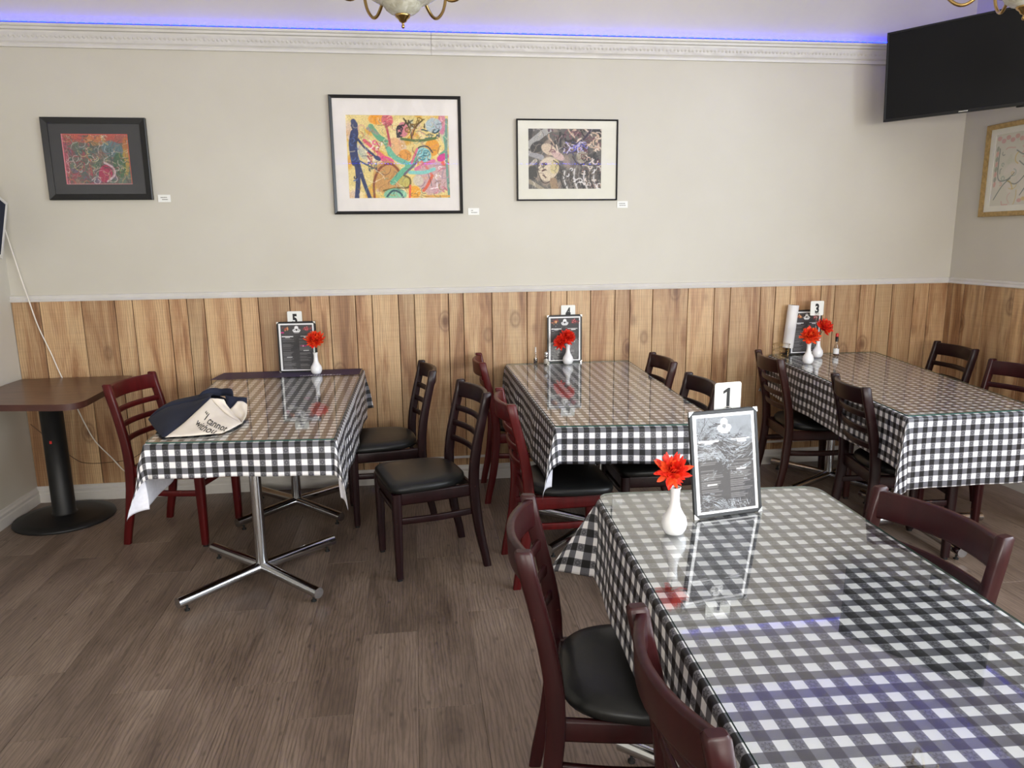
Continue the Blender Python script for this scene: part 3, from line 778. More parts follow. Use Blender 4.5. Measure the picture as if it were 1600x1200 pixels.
def picture(label, cx, cz, w, h, fw, frame_mat, mat_mat, art, aw, ah, on='back', ax=0.0, az=0.0, depth=0.024):
    loc = (cx, Y_BACK-0.001, cz) if on == 'back' else (X_RIGHT-0.001, cx, cz)
    t = thing('framed_picture', label, 'picture', loc, 0 if on == 'back' else -PI/2)
    f = MB()
    def ring(x, z, y): return [(-x, y, -z), (x, y, -z), (x, y, z), (-x, y, z)]
    prof = [(w/2, h/2, 0), (w/2, h/2, -depth), (w/2-min(0.003, fw*0.3), h/2-min(0.003, fw*0.3), -depth-0.002), (w/2-fw, h/2-fw, -depth+0.004), (w/2-fw, h/2-fw, -0.006)]
    f.loft([ring(*p) for p in prof], 0, False, cap=False)
    recalc(f.build('frame', frame_mat, t))
    mw, mh = w/2-fw*0.8, h/2-fw*0.8; m = MB(); a2, b2 = aw/2-0.002, ah/2-0.002
    o_ = [(-mw, -0.012, -mh), (mw, -0.012, -mh), (mw, -0.012, mh), (-mw, -0.012, mh)]
    i_ = [(ax-a2, -0.012, az-b2), (ax+a2, -0.012, az-b2), (ax+a2, -0.012, az+b2), (ax-a2, -0.012, az+b2)]
    k_ = [(x, -0.008, z) for x, _, z in i_]
    m.add(o_+i_+k_, [(j, (j+1) % 4, 4+(j+1) % 4, 4+j) for j in range(4)]+[(4+j, 4+(j+1) % 4, 8+(j+1) % 4, 8+j) for j in range(4)])
    m.build('mat_board', mat_mat, t)
    a = art.mesh('artwork', aw, ah, -0.0085, t); a.location = (ax, 0, az)
    MB().add([(-mw, -0.018, -mh), (mw, -0.018, -mh), (mw, -0.018, mh), (-mw, -0.018, mh)], [(0, 1, 2, 3)]).build('glazing', 'pic_glass', t)
    MB().box(-w/2+0.004, w/2-0.004, -0.005, 0.0, -h/2+0.004, h/2-0.004).build('backing', 'core', t)
    return t
# picture 1: small swirling red and green abstract, black mat
a = Art(190, 150, (96, 92, 84)); W_ = a.W
a.cloud([(150, 70, 80), (90, 120, 100), (60, 96, 92), (140, 110, 96), (110, 90, 120)], 14, 1, 0.8)
a.cloud([(56, 104, 76), (40, 84, 60), (88, 128, 90)], 6, 2, 0.5)
for x in (0.1, 0.35, 0.6, 0.85): a.ell(x, 0.05, 0.2, 0.10, (206, 74, 56), 0, 0.7)
a.ell(0.5, 0.12, 0.16, 0.09, (216, 140, 60), 0, 0.6); a.ell(0.95, 0.35, 0.06, 0.22, (206, 110, 40), 0, 0.8); a.ell(0.92, 0.55, 0.05, 0.2, (190, 160, 50), 0, 0.7)
a.ell(0.03, 0.6, 0.05, 0.4, (186, 60, 84), 0, 0.8); a.ell(0.74, 0.3, 0.16, 0.12, (84, 124, 136), 0.3, 0.8); a.ell(0.82, 0.62, 0.09, 0.2, (44, 96, 56), 0, 0.85)
a.ell(0.6, 0.78, 0.10, 0.14, (176, 30, 74), 0.2, 1.0); a.line([(0.6, 0.56), (0.72, 0.66), (0.73, 0.8), (0.62, 0.93)], 0.03, (224, 200, 208)); a.line([(0.56, 0.62), (0.66, 0.70), (0.66, 0.82)], 0.015, (120, 20, 50))
a.squiggles(90, [(226, 214, 204), (190, 176, 150), (60, 60, 56), (40, 70, 60), (170, 60, 70), (206, 196, 120)], (0.006, 0.016), (0.08, 0.22), 3, amt=0.75)
a.squiggles(30, [(196, 70, 90), (214, 96, 70), (150, 40, 60)], (0.008, 0.018), (0.08, 0.2), 4, (0, 0, 0.4, 1), 0.7)
a.a += (np.array((104, 92, 88))/255-a.a)*0.26
a.squiggles(260, [(214, 204, 196), (150, 140, 126), (44, 50, 46), (60, 84, 72), (150, 64, 76), (120, 60, 66), (90, 110, 120), (196, 150, 90)], (0.003, 0.008), (0.05, 0.16), 5, amt=0.7, turn=0.9)
a.line([(0, 0.01), (1, 0.01)], 0.025, (190, 84, 80)); a.line([(0.01, 0), (0.01, 1)], 0.025, (206, 120, 130)); a.line([(0.985, 0), (0.985, 1)], 0.02, (200, 90, 60)); a.line([(0, 0.985), (1, 0.985)], 0.02, (190, 130, 130)); a.grain(0.08, 1)
picture('small framed abstract in reds and greens with a wide black mat, left on the wall', -1.784, 2.053, 0.565, 0.458, 0.034, 'black_frame', 'black_mat', a, 0.365, 0.285, ax=-0.005, az=0.0)
# picture 2: tall blue figure beside warm coloured shapes, white mat
a = Art(220, 176, (222, 200, 130))
a.cloud([(226, 190, 96), (232, 206, 130), (214, 160, 56), (236, 216, 160)], 16, 5, 0.8)
a.cloud([(206, 176, 176), (176, 186, 186), (196, 150, 160)], 5, 6, 0.6)
def EL(x, y, rx, ry, c, rot=0.0, amt=0.9): a.ell(x, y, rx, ry, c, rot, amt)
EL(0.30, 0.05, 0.08, 0.05, (232, 150, 30)); EL(0.40, 0.06, 0.055, 0.06, (206, 84, 104)); EL(0.83, 0.74, 0.17, 0.16, (196, 158, 166)); EL(0.93, 0.1, 0.04, 0.1, (206, 120, 150)); EL(0.85, 0.12, 0.08, 0.07, (164, 186, 196))
a.line([(0.24, 0.14), (0.31, 0.26), (0.38, 0.32), (0.42, 0.46)], 0.055, (96, 164, 124)); a.line([(0.21, 0.16), (0.30, 0.22)], 0.03, (140, 150, 130)); EL(0.46, 0.38, 0.07, 0.09, (222, 170, 120)); EL(0.56, 0.48, 0.06, 0.06, (222, 146, 50)); EL(0.83, 0.38, 0.07, 0.08, (226, 150, 36)); EL(0.55, 0.17, 0.05, 0.07, (206, 120, 136))
a.line([(0.38, 0.08), (0.40, 0.2), (0.42, 0.36)], 0.022, (176, 70, 84)); a.line([(0.56, 0.04), (0.62, 0.17), (0.63, 0.28)], 0.014, (70, 58, 30)); a.line([(0.74, 0.06), (0.67, 0.14), (0.64, 0.24)], 0.014, (80, 64, 30)); a.squiggles(12, [(60, 50, 24), (120, 90, 30)], (0.008, 0.014), (0.05, 0.12), 8, (0.55, 0.03, 0.76, 0.2))
a.squiggles(8, [(30, 26, 40)], (0.010, 0.018), (0.04, 0.08), 9, (0.49, 0.12, 0.55, 0.26)); a.squiggles(12, [(40, 96, 106), (24, 60, 70)], (0.008, 0.014), (0.05, 0.1), 10, (0.73, 0.17, 0.9, 0.27)); a.line([(0.53, 0.28), (0.7, 0.3), (0.86, 0.27)], 0.025, (86, 110, 60)); a.line([(0.95, 0.25), (0.96, 0.4), (0.91, 0.46)], 0.022, (90, 160, 126))
a.line([(0.17, 0.30), (0.28, 0.42), (0.40, 0.54)], 0.032, (222, 96, 110)); EL(0.38, 0.53, 0.07, 0.03, (220, 60, 130), 0.3); a.squiggles(14, [(236, 220, 216), (224, 90, 140), (190, 40, 80)], (0.008, 0.014), (0.06, 0.12), 11, (0.2, 0.3, 0.46, 0.58))
a.line([(0.40, 0.40), (0.46, 0.5), (0.57, 0.57), (0.63, 0.6)], 0.05, (110, 180, 150)); EL(0.38, 0.74, 0.135, 0.16, (196, 146, 84), 0.0, 1.0); a.line([(0.245, 0.98), (0.25, 0.78), (0.32, 0.62), (0.42, 0.58), (0.5, 0.68), (0.52, 0.82)], 0.022, (130, 66, 32)); EL(0.55, 0.8, 0.06, 0.06, (186, 176, 90)); a.line([(0.53, 0.71), (0.60, 0.76), (0.58, 0.86), (0.46, 0.87), (0.34, 0.9)], 0.018, (110, 90, 36))
a.line([(0.43, 0.80), (0.54, 0.66), (0.68, 0.52)], 0.055, (98, 176, 140)); a.line([(0.55, 0.70), (0.68, 0.55)], 0.022, (104, 92, 110)); EL(0.74, 0.47, 0.075, 0.07, (140, 200, 204), 0, 1.0); a.line([(0.66, 0.45), (0.70, 0.38), (0.78, 0.37), (0.83, 0.44)], 0.012, (30, 50, 64)); a.squiggles(10, [(60, 130, 140), (40, 96, 110)], (0.006, 0.010), (0.05, 0.1), 12, (0.68, 0.42, 0.8, 0.53))
a.line([(0.62, 0.57), (0.66, 0.46), (0.68, 0.40)], 0.022, (214, 110, 130)); a.line([(0.72, 0.55), (0.78, 0.64), (0.82, 0.72)], 0.024, (216, 120, 110)); a.line([(0.82, 0.72), (0.77, 0.84), (0.73, 0.9)], 0.028, (214, 96, 70)); a.line([(0.66, 0.64), (0.76, 0.58), (0.84, 0.54)], 0.035, (216, 120, 150)); EL(0.93, 0.5, 0.06, 0.035, (206, 40, 140), -0.4); EL(0.95, 0.57, 0.04, 0.025, (230, 96, 60)); a.line([(0.60, 0.68), (0.74, 0.68), (0.84, 0.64)], 0.035, (130, 200, 190))
EL(0.45, 0.95, 0.11, 0.06, (120, 190, 160)); a.line([(0.37, 0.97), (0.43, 0.9), (0.5, 0.93), (0.53, 1.0)], 0.018, (40, 80, 90)); EL(0.64, 0.92, 0.06, 0.06, (232, 160, 36)); a.line([(0.60, 0.84), (0.59, 1.0)], 0.02, (226, 90, 70)); a.line([(0.975, 0.05), (0.965, 0.5), (0.985, 1.0)], 0.025, (110, 150, 136)); a.line([(0.86, 0.7), (0.87, 0.92)], 0.01, (240, 226, 226)); a.line([(0.8, 0.88), (0.88, 0.86)], 0.01, (240, 226, 226)); a.line([(0.75, 0.97), (1.0, 0.97)], 0.02, (214, 160, 70)); EL(0.68, 0.78, 0.05, 0.05, (206, 196, 176)); a.squiggles(10, [(160, 140, 150), (240, 226, 226), (200, 110, 130)], (0.006, 0.012), (0.06, 0.12), 13, (0.84, 0.6, 0.98, 0.95))
navy_ = (38, 52, 96); EL(0.085, 0.13, 0.032, 0.045, navy_, 0, 1.0); a.line([(0.075, 0.08), (0.095, 0.22)], 0.05, navy_); a.line([(0.08, 0.22), (0.06, 0.36), (0.075, 0.56)], 0.078, navy_); a.line([(0.085, 0.54), (0.095, 0.75), (0.075, 0.99)], 0.045, navy_); a.line([(0.1, 0.56), (0.145, 0.78), (0.20, 0.99)], 0.036, navy_); a.line([(0.1, 0.27), (0.17, 0.38), (0.26, 0.48), (0.31, 0.53)], 0.022, navy_); EL(0.29, 0.51, 0.035, 0.02, navy_, 0.5, 1.0); a.line([(0.1, 0.53), (0.17, 0.58), (0.25, 0.63)], 0.015, (60, 80, 110)); a.squiggles(10, [(60, 60, 80), (90, 110, 90)], (0.006, 0.01), (0.03, 0.08), 14, (0.2, 0.56, 0.28, 0.68))
a.squiggles(14, [(70, 96, 150), (24, 30, 60)], (0.006, 0.012), (0.04, 0.09), 15, (0.04, 0.12, 0.11, 0.9)); a.squiggles(150, [(244, 236, 220), (60, 70, 90), (120, 80, 50), (200, 120, 130), (110, 150, 130), (220, 170, 90), (90, 60, 60)], (0.003, 0.007), (0.04, 0.13), 17, (0.12, 0, 1, 1), 0.65, 0.9)
a.squiggles(40, [(240, 224, 180), (200, 150, 70), (160, 110, 50), (226, 206, 160)], (0.005, 0.01), (0.05, 0.12), 16, amt=0.6); a.grain(0.06, 2)
picture('large black framed painting of a tall blue figure among bright coloured shapes', -0.070, 2.078, 0.782, 0.690, 0.018, 'black_frame', 'white_mat', a, 0.615, 0.487, ax=0.008, az=-0.008)
# picture 3: grey and tan swirl round a pale face
a = Art(190, 160, (92, 88, 84))
a.cloud([(70, 66, 62), (120, 110, 100), (44, 42, 42), (150, 132, 118)], 16, 21, 0.8)
a.line([(0.0, 0.28), (0.2, 0.08), (0.3, 0.0)], 0.09, (160, 158, 154)); a.line([(0.0, 0.4), (0.18, 0.47)], 0.07, (150, 148, 150)); a.ell(0.12, 0.3, 0.1, 0.07, (52, 50, 48), -0.6); a.line([(0.02, 0.62), (0.1, 0.52)], 0.05, (176, 168, 148)); a.ell(0.06, 0.72, 0.07, 0.1, (60, 58, 54)); a.line([(0.02, 0.86), (0.2, 1.0)], 0.05, (150, 140, 120))
a.ell(0.28, 0.34, 0.11, 0.07, (200, 180, 156), 0.5); a.ell(0.40, 0.44, 0.10, 0.05, (196, 166, 158), 0.6); a.ell(0.27, 0.66, 0.14, 0.17, (206, 190, 164), 0.4, 1.0); a.ell(0.36, 0.62, 0.06, 0.1, (196, 180, 120), 0.2, 0.7)
a.line([(0.14, 0.56), (0.13, 0.7), (0.2, 0.88), (0.3, 0.86), (0.42, 0.7), (0.41, 0.58), (0.34, 0.52)], 0.012, (56, 44, 40)); a.line([(0.19, 0.69), (0.23, 0.67)], 0.02, (80, 40, 36)); a.line([(0.2, 0.76), (0.24, 0.8)], 0.016, (90, 60, 50)); a.squiggles(10, [(60, 46, 44)], (0.006, 0.01), (0.04, 0.08), 22, (0.14, 0.55, 0.28, 0.68)); a.line([(0.34, 0.86), (0.36, 1.0)], 0.1, (150, 124, 96))
a.squiggles(70, [(206, 176, 150), (30, 26, 30), (110, 70, 80), (226, 206, 186), (84, 56, 60)], (0.010, 0.028), (0.08, 0.22), 23, (0.28, 0.0, 1.0, 0.38))
a.line([(0.85, 0.02), (0.74, 0.18), (0.6, 0.28), (0.46, 0.33)], 0.028, (44, 32, 56)); a.squiggles(30, [(70, 66, 190), (150, 144, 214), (206, 200, 226), (40, 36, 90)], (0.008, 0.018), (0.06, 0.14), 24, (0.48, 0.22, 0.8, 0.46)); a.ell(0.73, 0.47, 0.08, 0.085, (160, 150, 126), 0, 0.9); a.line([(0.6, 0.46), (0.66, 0.56), (0.74, 0.59), (0.81, 0.5)], 0.014, (50, 36, 34)); a.squiggles(10, [(96, 76, 66), (206, 190, 160)], (0.006, 0.012), (0.05, 0.1), 25, (0.66, 0.4, 0.8, 0.55))
a.squiggles(120, [(226, 214, 200), (36, 32, 34), (150, 120, 104), (90, 70, 72), (190, 170, 150)], (0.003, 0.008), (0.05, 0.15), 28, amt=0.65, turn=0.8)
a.squiggles(50, [(196, 160, 140), (96, 50, 50), (226, 210, 196), (26, 24, 26)], (0.008, 0.022), (0.06, 0.18), 26, (0.72, 0.3, 1.0, 0.95))
for i in range(12): x = 0.45+0.045*i; a.line([(x, 0.68+0.02*math.sin(i)), (x-0.01, 0.82), (x+0.035, 0.98)], 0.022, [(34, 30, 30), (206, 200, 196), (70, 60, 54)][i % 3], 0.9)
a.squiggles(40, [(226, 222, 220), (30, 28, 30), (120, 110, 104), (90, 76, 60)], (0.006, 0.016), (0.05, 0.14), 27, (0.4, 0.62, 1.0, 1.0)); a.grain(0.08, 3)
picture('thin steel framed grey and brown painting of a pale face, right of the large painting', 0.983, 2.053, 0.644, 0.490, 0.009, 'steel_frame', 'cream_mat', a, 0.468, 0.365, ax=-0.015, az=0.008, depth=0.022)
# picture 4: pale line drawing in a gold frame on the right wall
a = Art(190, 150, (206, 202, 186)); a.cloud([(210, 204, 190), (196, 196, 176), (216, 206, 196)], 8, 31, 0.6)
for i in range(16): a.ell(0.05+0.06*i, 0.06+0.04*(i % 2), 0.03, 0.025, (206, 150, 142), 0, 0.7)
for i in range(8): a.ell(0.04, 0.2+0.07*i, 0.018, 0.03, (206, 150, 140) if i % 2 else (140, 146, 130), 0.2, 0.7)
for pts in ([(0.07, 0.2), (0.08, 0.6), (0.2, 0.64), (0.3, 0.55)], [(0.2, 0.64), (0.34, 0.7), (0.5, 0.5), (0.6, 0.3)], [(0.05, 0.9), (0.15, 0.72), (0.25, 0.62)], [(0.3, 0.25), (0.42, 0.32), (0.55, 0.24), (0.65, 0.34)], [(0.35, 0.4), (0.44, 0.47), (0.56, 0.44)], [(0.4, 0.86), (0.5, 0.7), (0.62, 0.6), (0.7, 0.4)], [(0.6, 0.9), (0.7, 0.7), (0.9, 0.6)], [(0.7, 0.2), (0.85, 0.3), (0.9, 0.5)]): a.line(pts, 0.012, (110, 118, 112), 0.85)
a.squiggles(26, [(110, 120, 112), (140, 160, 140), (206, 150, 140), (200, 170, 90)], (0.006, 0.014), (0.06, 0.18), 33, (0.1, 0.2, 0.98, 0.98), 0.7)
for i in range(12): a.ell(0.4+0.05*i, 0.93-0.02*(i % 3), 0.03, 0.02, (206, 170, 90) if i % 2 else (206, 140, 130), 0, 0.6)
picture('gold framed pale line drawing on the right hand wall under the television', 4.10, 1.963, 0.72, 0.568, 0.030, 'gold_frame', 'cream_mat', a, 0.58, 0.44, on='right')

# small title cards beside the pictures
def title_card(label, cx, cz, lines, w=0.070, h=0.042):
    t = thing('title_card', label, 'card', (cx, Y_BACK-0.0005, cz), 0, 'title cards beside the paintings')
    MB().box(-w/2, w/2, -0.004, 0, -h/2, h/2).build('card', 'card', t)
    m = MB(); r = random.Random(int(cx*100)+999)
    for i, (x0, x1) in enumerate(lines):
        z = 0.006-0.012*i; x = x0
        while x < x1: L = r.uniform(0.003, 0.007); m.box(x, min(x+L, x1), -0.0046, -0.004, z-0.0022, z+0.0022); x += L+0.0015
    m.build('printed_lines', 'grey_ink', t)
title_card('small white title card at the lower right of the red and green abstract', -1.443, 1.832, [(-0.02, 0.016), (-0.012, 0.02)])
title_card('small white title card at the lower right of the blue figure painting', 0.388, 1.745, [(-0.015, -0.004), (-0.015, 0.022)])
title_card('small white title card at the lower right of the grey face painting', 1.345, 1.783, [(-0.022, 0.018), (-0.02, 0.022)])

# ------------------------------------------------------------------ television
def television():
    a, tl = -0.990198, 0.0840772
    c = Vector((3.1885, 4.0766, 2.5224)); W, H = 0.9024, 0.517
    t = thing('television', 'black flat screen television on a wall arm in the upper right corner', 'television', c)
    u = Vector((math.cos(a), math.sin(a), 0)); n = Vector((math.sin(a), -math.cos(a), 0)); up = Vector((0, 0, 1))*math.cos(tl)+n*math.sin(tl); nn = u.cross(up)
    m4 = Matrix((u, nn*-1, up)).transposed().to_4x4()      # local: x right, y towards the back, z up
    m4 = Matrix((u, up.cross(u), up)).transposed().to_4x4()
    def P(mb, nm, mat): mb.v = [tuple(m4 @ Vector(p)) for p in mb.v]; return mb.build(nm, mat, t)
    b = 0.011
    body = MB(); body.box(-W/2, W/2, 0.0, 0.04, -H/2, H/2, 0, 0.004); body.box(-W/2+0.12, W/2-0.12, 0.04, 0.07, -H/2+0.05, H/2-0.12, 0, 0.006)
    P(body, 'body', 'tv_body')
    f = MB()
    for x0, x1, z0, z1 in ((-W/2, W/2, H/2-b, H/2), (-W/2, W/2, -H/2, -H/2+0.017), (-W/2, -W/2+b, -H/2+0.017, H/2-b), (W/2-b, W/2, -H/2+0.017, H/2-b)): f.box(x0, x1, -0.006, 0.0, z0, z1, 0, 0.001)
    P(f, 'bezel', 'tv_body')
    P(MB().box(-W/2+b, W/2-b, -0.002, 0.0005, -H/2+0.017, H/2-b), 'screen', 'tv_screen')
    P(MB().box(-0.024, 0.024, -0.0068, -0.006, -H/2+0.0045, -H/2+0.0115, 0, 0.0006), 'maker_badge', 'silver')
    P(MB().box(0.26, 0.30, 0.0, 0.03, -H/2-0.008, -H/2, 0, 0.003), 'sensor', 'tv_body')
    P(MB().box(-0.10, 0.10, 0.07, 0.085, -0.10, 0.10, 0, 0.003), 'mount_plate', 'black_metal')
    w0 = m4 @ Vector((0, 0.085, 0)); hook = Vector((X_RIGHT-0.012, 4.50, 2.52))-c; mid = (w0+hook)/2+Vector((-0.05, 0.08, 0))
    MB().tube([w0, mid, hook], 0.018, 10).build('wall_arm', 'black_metal', t)
    MB().box(hook.x-0.006, hook.x+0.010, hook.y-0.05, hook.y+0.05, -0.10, 0.10, 0, 0.003).build('wall_plate', 'black_metal', t)
television()

# ------------------------------------------------------------------ chandeliers
def make_chandelier(label, loc):
    t = thing('chandelier', label, 'chandelier', loc)            # origin at the finial tip
    b = MB().lathe([(0.026, 0.046), (0.045, 0.054), (0.060, 0.066), (0.074, 0.088)], 48, 0, cap=False, ribs=24, ramp=0.05)
    b.build('fluted_band', 'bowl', t)
    MB().lathe([(0.074, 0.087), (0.106, 0.099), (0.136, 0.118), (0.160, 0.148), (0.170, 0.180), (0.175, 0.198), (0.168, 0.199), (0.152, 0.152), (0.08, 0.10)], 40, 0, cap=False).build('glass_bowl', 'bowl', t)
    MB().lathe([(0.001, 0.0), (0.006, 0.003), (0.007, 0.009), (0.004, 0.015), (0.005, 0.020), (0.013, 0.024), (0.017, 0.032), (0.027, 0.040), (0.031, 0.047), (0.026, 0.053)], 24).build('finial', 'brass', t)
    MB().lathe([(0.012, 0.10), (0.012, 0.26), (0.035, 0.29), (0.045, 0.33), (0.02, 0.37), (0.014, 0.46), (0.03, 0.49), (0.008, 0.52)], 24).build('centre_column', 'brass', t)
    for k in range(5):
        an = 2*PI*k/5+3.40; d = Vector((math.cos(an), math.sin(an), 0)); z = Vector((0, 0, 1))
        pts = [d*0.03+z*0.31, d*0.08+z*0.25, d*0.13+z*0.14, d*0.175+z*0.09, d*0.215+z*0.085, d*0.255+z*0.12, d*0.275+z*0.17, d*0.275+z*0.215]
        q = []
        for i in range(len(pts)-1):
            p0, p1, p2, p3 = pts[max(i-1, 0)], pts[i], pts[i+1], pts[min(i+2, len(pts)-1)]
            for s in range(4):
                u = s/4; q.append(0.5*((2*p1)+(p2-p0)*u+(2*p0-5*p1+4*p2-p3)*u*u+(3*p1-p0-3*p2+p3)*u**3))
        arm = MB().tube(q+[pts[-1]], 0.0065, 10).build('arm', 'brass', t)
        MB().lathe([(0.012, 0.205), (0.030, 0.215), (0.036, 0.222), (0.014, 0.225)], 18, 0, tuple(d*0.275)).build('cup', 'brass', arm)
        MB().lathe([(0.022, 0.224), (0.045, 0.25), (0.055, 0.29), (0.052, 0.33), (0.066, 0.36), (0.062, 0.361), (0.048, 0.33), (0.05, 0.29), (0.02, 0.23)], 24, 0, tuple(d*0.275), cap=False, ribs=12, ramp=0.03).build('shade', 'bowl', arm)
    H = Z_CEIL-loc[2]
    ch = MB(); zz = 0.52; i = 0
    while zz < H-0.05:
        ch.tube([(0.010*math.cos(a)*(1 if i % 2 else 0), 0.010*math.cos(a)*(0 if i % 2 else 1), zz+0.014+0.018*math.sin(a)) for a in [2*PI*j/12 for j in range(13)]], 0.0022, 6, cap=False); zz += 0.029; i += 1
    o = ch.build('chain', 'brass', t); o['kind'] = 'stuff'
    MB().lathe([(0.012, H-0.05), (0.03, H-0.04), (0.06, H-0.012), (0.062, H)], 24).build('ceiling_cap', 'brass', t)
    return t
ch1 = make_chandelier('brass chandelier with frosted glass bowl hanging over the middle of the room', (-0.004, 3.0, 2.357))
dup(ch1, (2.275, 2.64, 2.345), -0.89, 'brass chandelier cut off by the upper right edge in front of the television', None)

# ------------------------------------------------------------------ side table, cables, sign by the left wall
def side_table():
    t = thing('pedestal_table', 'brown wood topped table on a round black base against the left wall', 'table', (-2.05, 4.30, 0))
    ox, oy = -2.05, 4.30
    q = [(-2.345, 3.935), (-1.690, 3.825), (-1.718, 4.645), (-2.345, 4.645)]
    pts = []
    for i, rad in ((0, 0.02), (1, 0.13), (2, 0.015), (3, 0.02)):
        p = Vector((q[i][0]-ox, q[i][1]-oy, 0)); a = (Vector((q[i-1][0]-ox, q[i-1][1]-oy, 0))-p).normalized(); b = (Vector((q[(i+1) % 4][0]-ox, q[(i+1) % 4][1]-oy, 0))-p).normalized()
        for j in range(9): u = j/8; pts.append((1-u)**2*(p+a*rad)+2*u*(1-u)*p+u*u*(p+b*rad))
    recalc(slab(pts, 0.752, 0.785).build('tabletop', ['laminate', 'table_edge'], t))
    cx, cy = -2.07-ox, 4.36-oy
    MB().lathe([(0.072, 0.035), (0.060, 0.045), (0.0585, 0.72), (0.09, 0.735), (0.09, 0.752)], 28, 0, (cx, cy, 0)).build('column', 'black_metal', t)
    MB().lathe([(0.262, 0.0), (0.266, 0.008), (0.262, 0.016), (0.20, 0.026), (0.09, 0.035), (0.06, 0.04)], 40, 0, (cx, cy, 0)).build('base', 'black_metal', t)
    st = MB().box(-0.006, 0.006, -0.0008, 0.0008, -0.008, 0.008).build('sticker', 'redcap', t); st.location = (cx+0.004, cy-0.0605, 0.475); st['label'] = 'small red sticker on the black column'
side_table()
def spline(pts, k=8):
    pts = [Vector(p) for p in pts]; q = []
    for i in range(len(pts)-1):
        p0, p1, p2, p3 = pts[max(i-1, 0)], pts[i], pts[i+1], pts[min(i+2, len(pts)-1)]
        for s in range(k):
            u = s/k; q.append(0.5*((2*p1)+(p2-p0)*u+(2*p0-5*p1+4*p2-p3)*u*u+(3*p1-p0-3*p2+p3)*u**3))
    return q+[pts[-1]]
yw = Y_BACK-0.0235
cab = MB().tube(spline([(-2.335, 4.655, 1.735), (-2.322, yw, 1.62), (-2.276, yw, 1.361), (-2.250, yw-0.012, 1.262), (-2.222, yw, 1.096), (-2.170, yw, 0.93), (-2.134, yw, 0.802), (-2.068, yw, 0.60), (-2.030, yw, 0.485), (-1.983, yw, 0.374), (-1.900, yw, 0.265), (-1.830, yw, 0.172), (-1.76, yw, 0.158), (-1.66, yw, 0.20)]), 0.0038, 8).build('power_cable', 'wire_white')
tag(cab, 'white cable running down the panelling behind the brown side table', 'cable')
yx = Y_BACK-0.0170
cab2 = MB().tube(spline([(-2.345, yx, 0.50), (-2.25, yx, 0.40), (-2.12, yx, 0.27), (-2.05, yx, 0.238), (-1.93, yx, 0.236), (-1.80, yx, 0.25), (-1.70, yx, 0.30), (-1.60, yx, 0.32)]), 0.0022, 6).build('thin_wire', 'wire_brown')
tag(cab2, 'thin brown wire sagging along the lower panelling behind the side table', 'wire')
sg = thing('wall_sign', 'dark navy sign with a white border, only its corner in view at the left edge', 'sign', (-2.333, 4.435, 1.735)); sg.rotation_euler = (-0.42, 0, 0)
MB().box(-0.026, 0.026, -0.20, 0.20, -0.17, 0.17, 0, 0.004).build('sign_case', 'navy', sg)
m = MB()
for y0, y1, z0, z1 in ((-0.203, 0.203, 0.155, 0.173), (-0.203, 0.203, -0.173, -0.155), (-0.203, -0.185, -0.155, 0.155), (0.185, 0.203, -0.155, 0.155)): m.box(-0.028, 0.029, y0, y1, z0, z1, 0, 0.002)
m.build('border', 'trim', sg)

# ------------------------------------------------------------------ vases with silk flowers
VASE = [(0.020, 0.0), (0.026, 0.002), (0.0325, 0.016), (0.0345, 0.030), (0.031, 0.046), (0.022, 0.060), (0.0155, 0.074), (0.0125, 0.092), (0.0120, 0.112), (0.0135, 0.124), (0.0155, 0.130), (0.0140, 0.1305), (0.0110, 0.118), (0.0105, 0.09)]
def vase(x, y, label):
    t = MB().lathe(VASE, 32).build('bud_vase', 'ceramic'); t.location = (x, y, ZG+0.0002)
    return tag(t, label, 'vase', 'white bud vases on the tables')
petal_me = {}
def petal_mesh(mat):
    if mat not in petal_me:
        v = []; L = 1.0
        prof = [(0.0, 0.05), (0.3, 0.13), (0.62, 0.16), (0.86, 0.10), (1.0, 0.012)]
        mb = MB()
        for s, w in prof: z = 0.10*math.sin(PI*s)-0.16*s*s; v += [(-w, s, z+0.05*w/0.16), (0, s, z), (w, s, z+0.05*w/0.16)]
        fs = []
        for i in range(len(prof)-1):
            for j in (0, 1): fs.append((i*3+j, i*3+j+1, (i+1)*3+j+1, (i+1)*3+j))
        mb.add(v, fs, 0, True); me = bpy.data.meshes.new('petal'); me.from_pydata(mb.v, [], mb.f); me.materials.append(MAT[mat])
        for p in me.polygons: p.use_smooth = True
        petal_me[mat] = me
    return petal_me[mat]
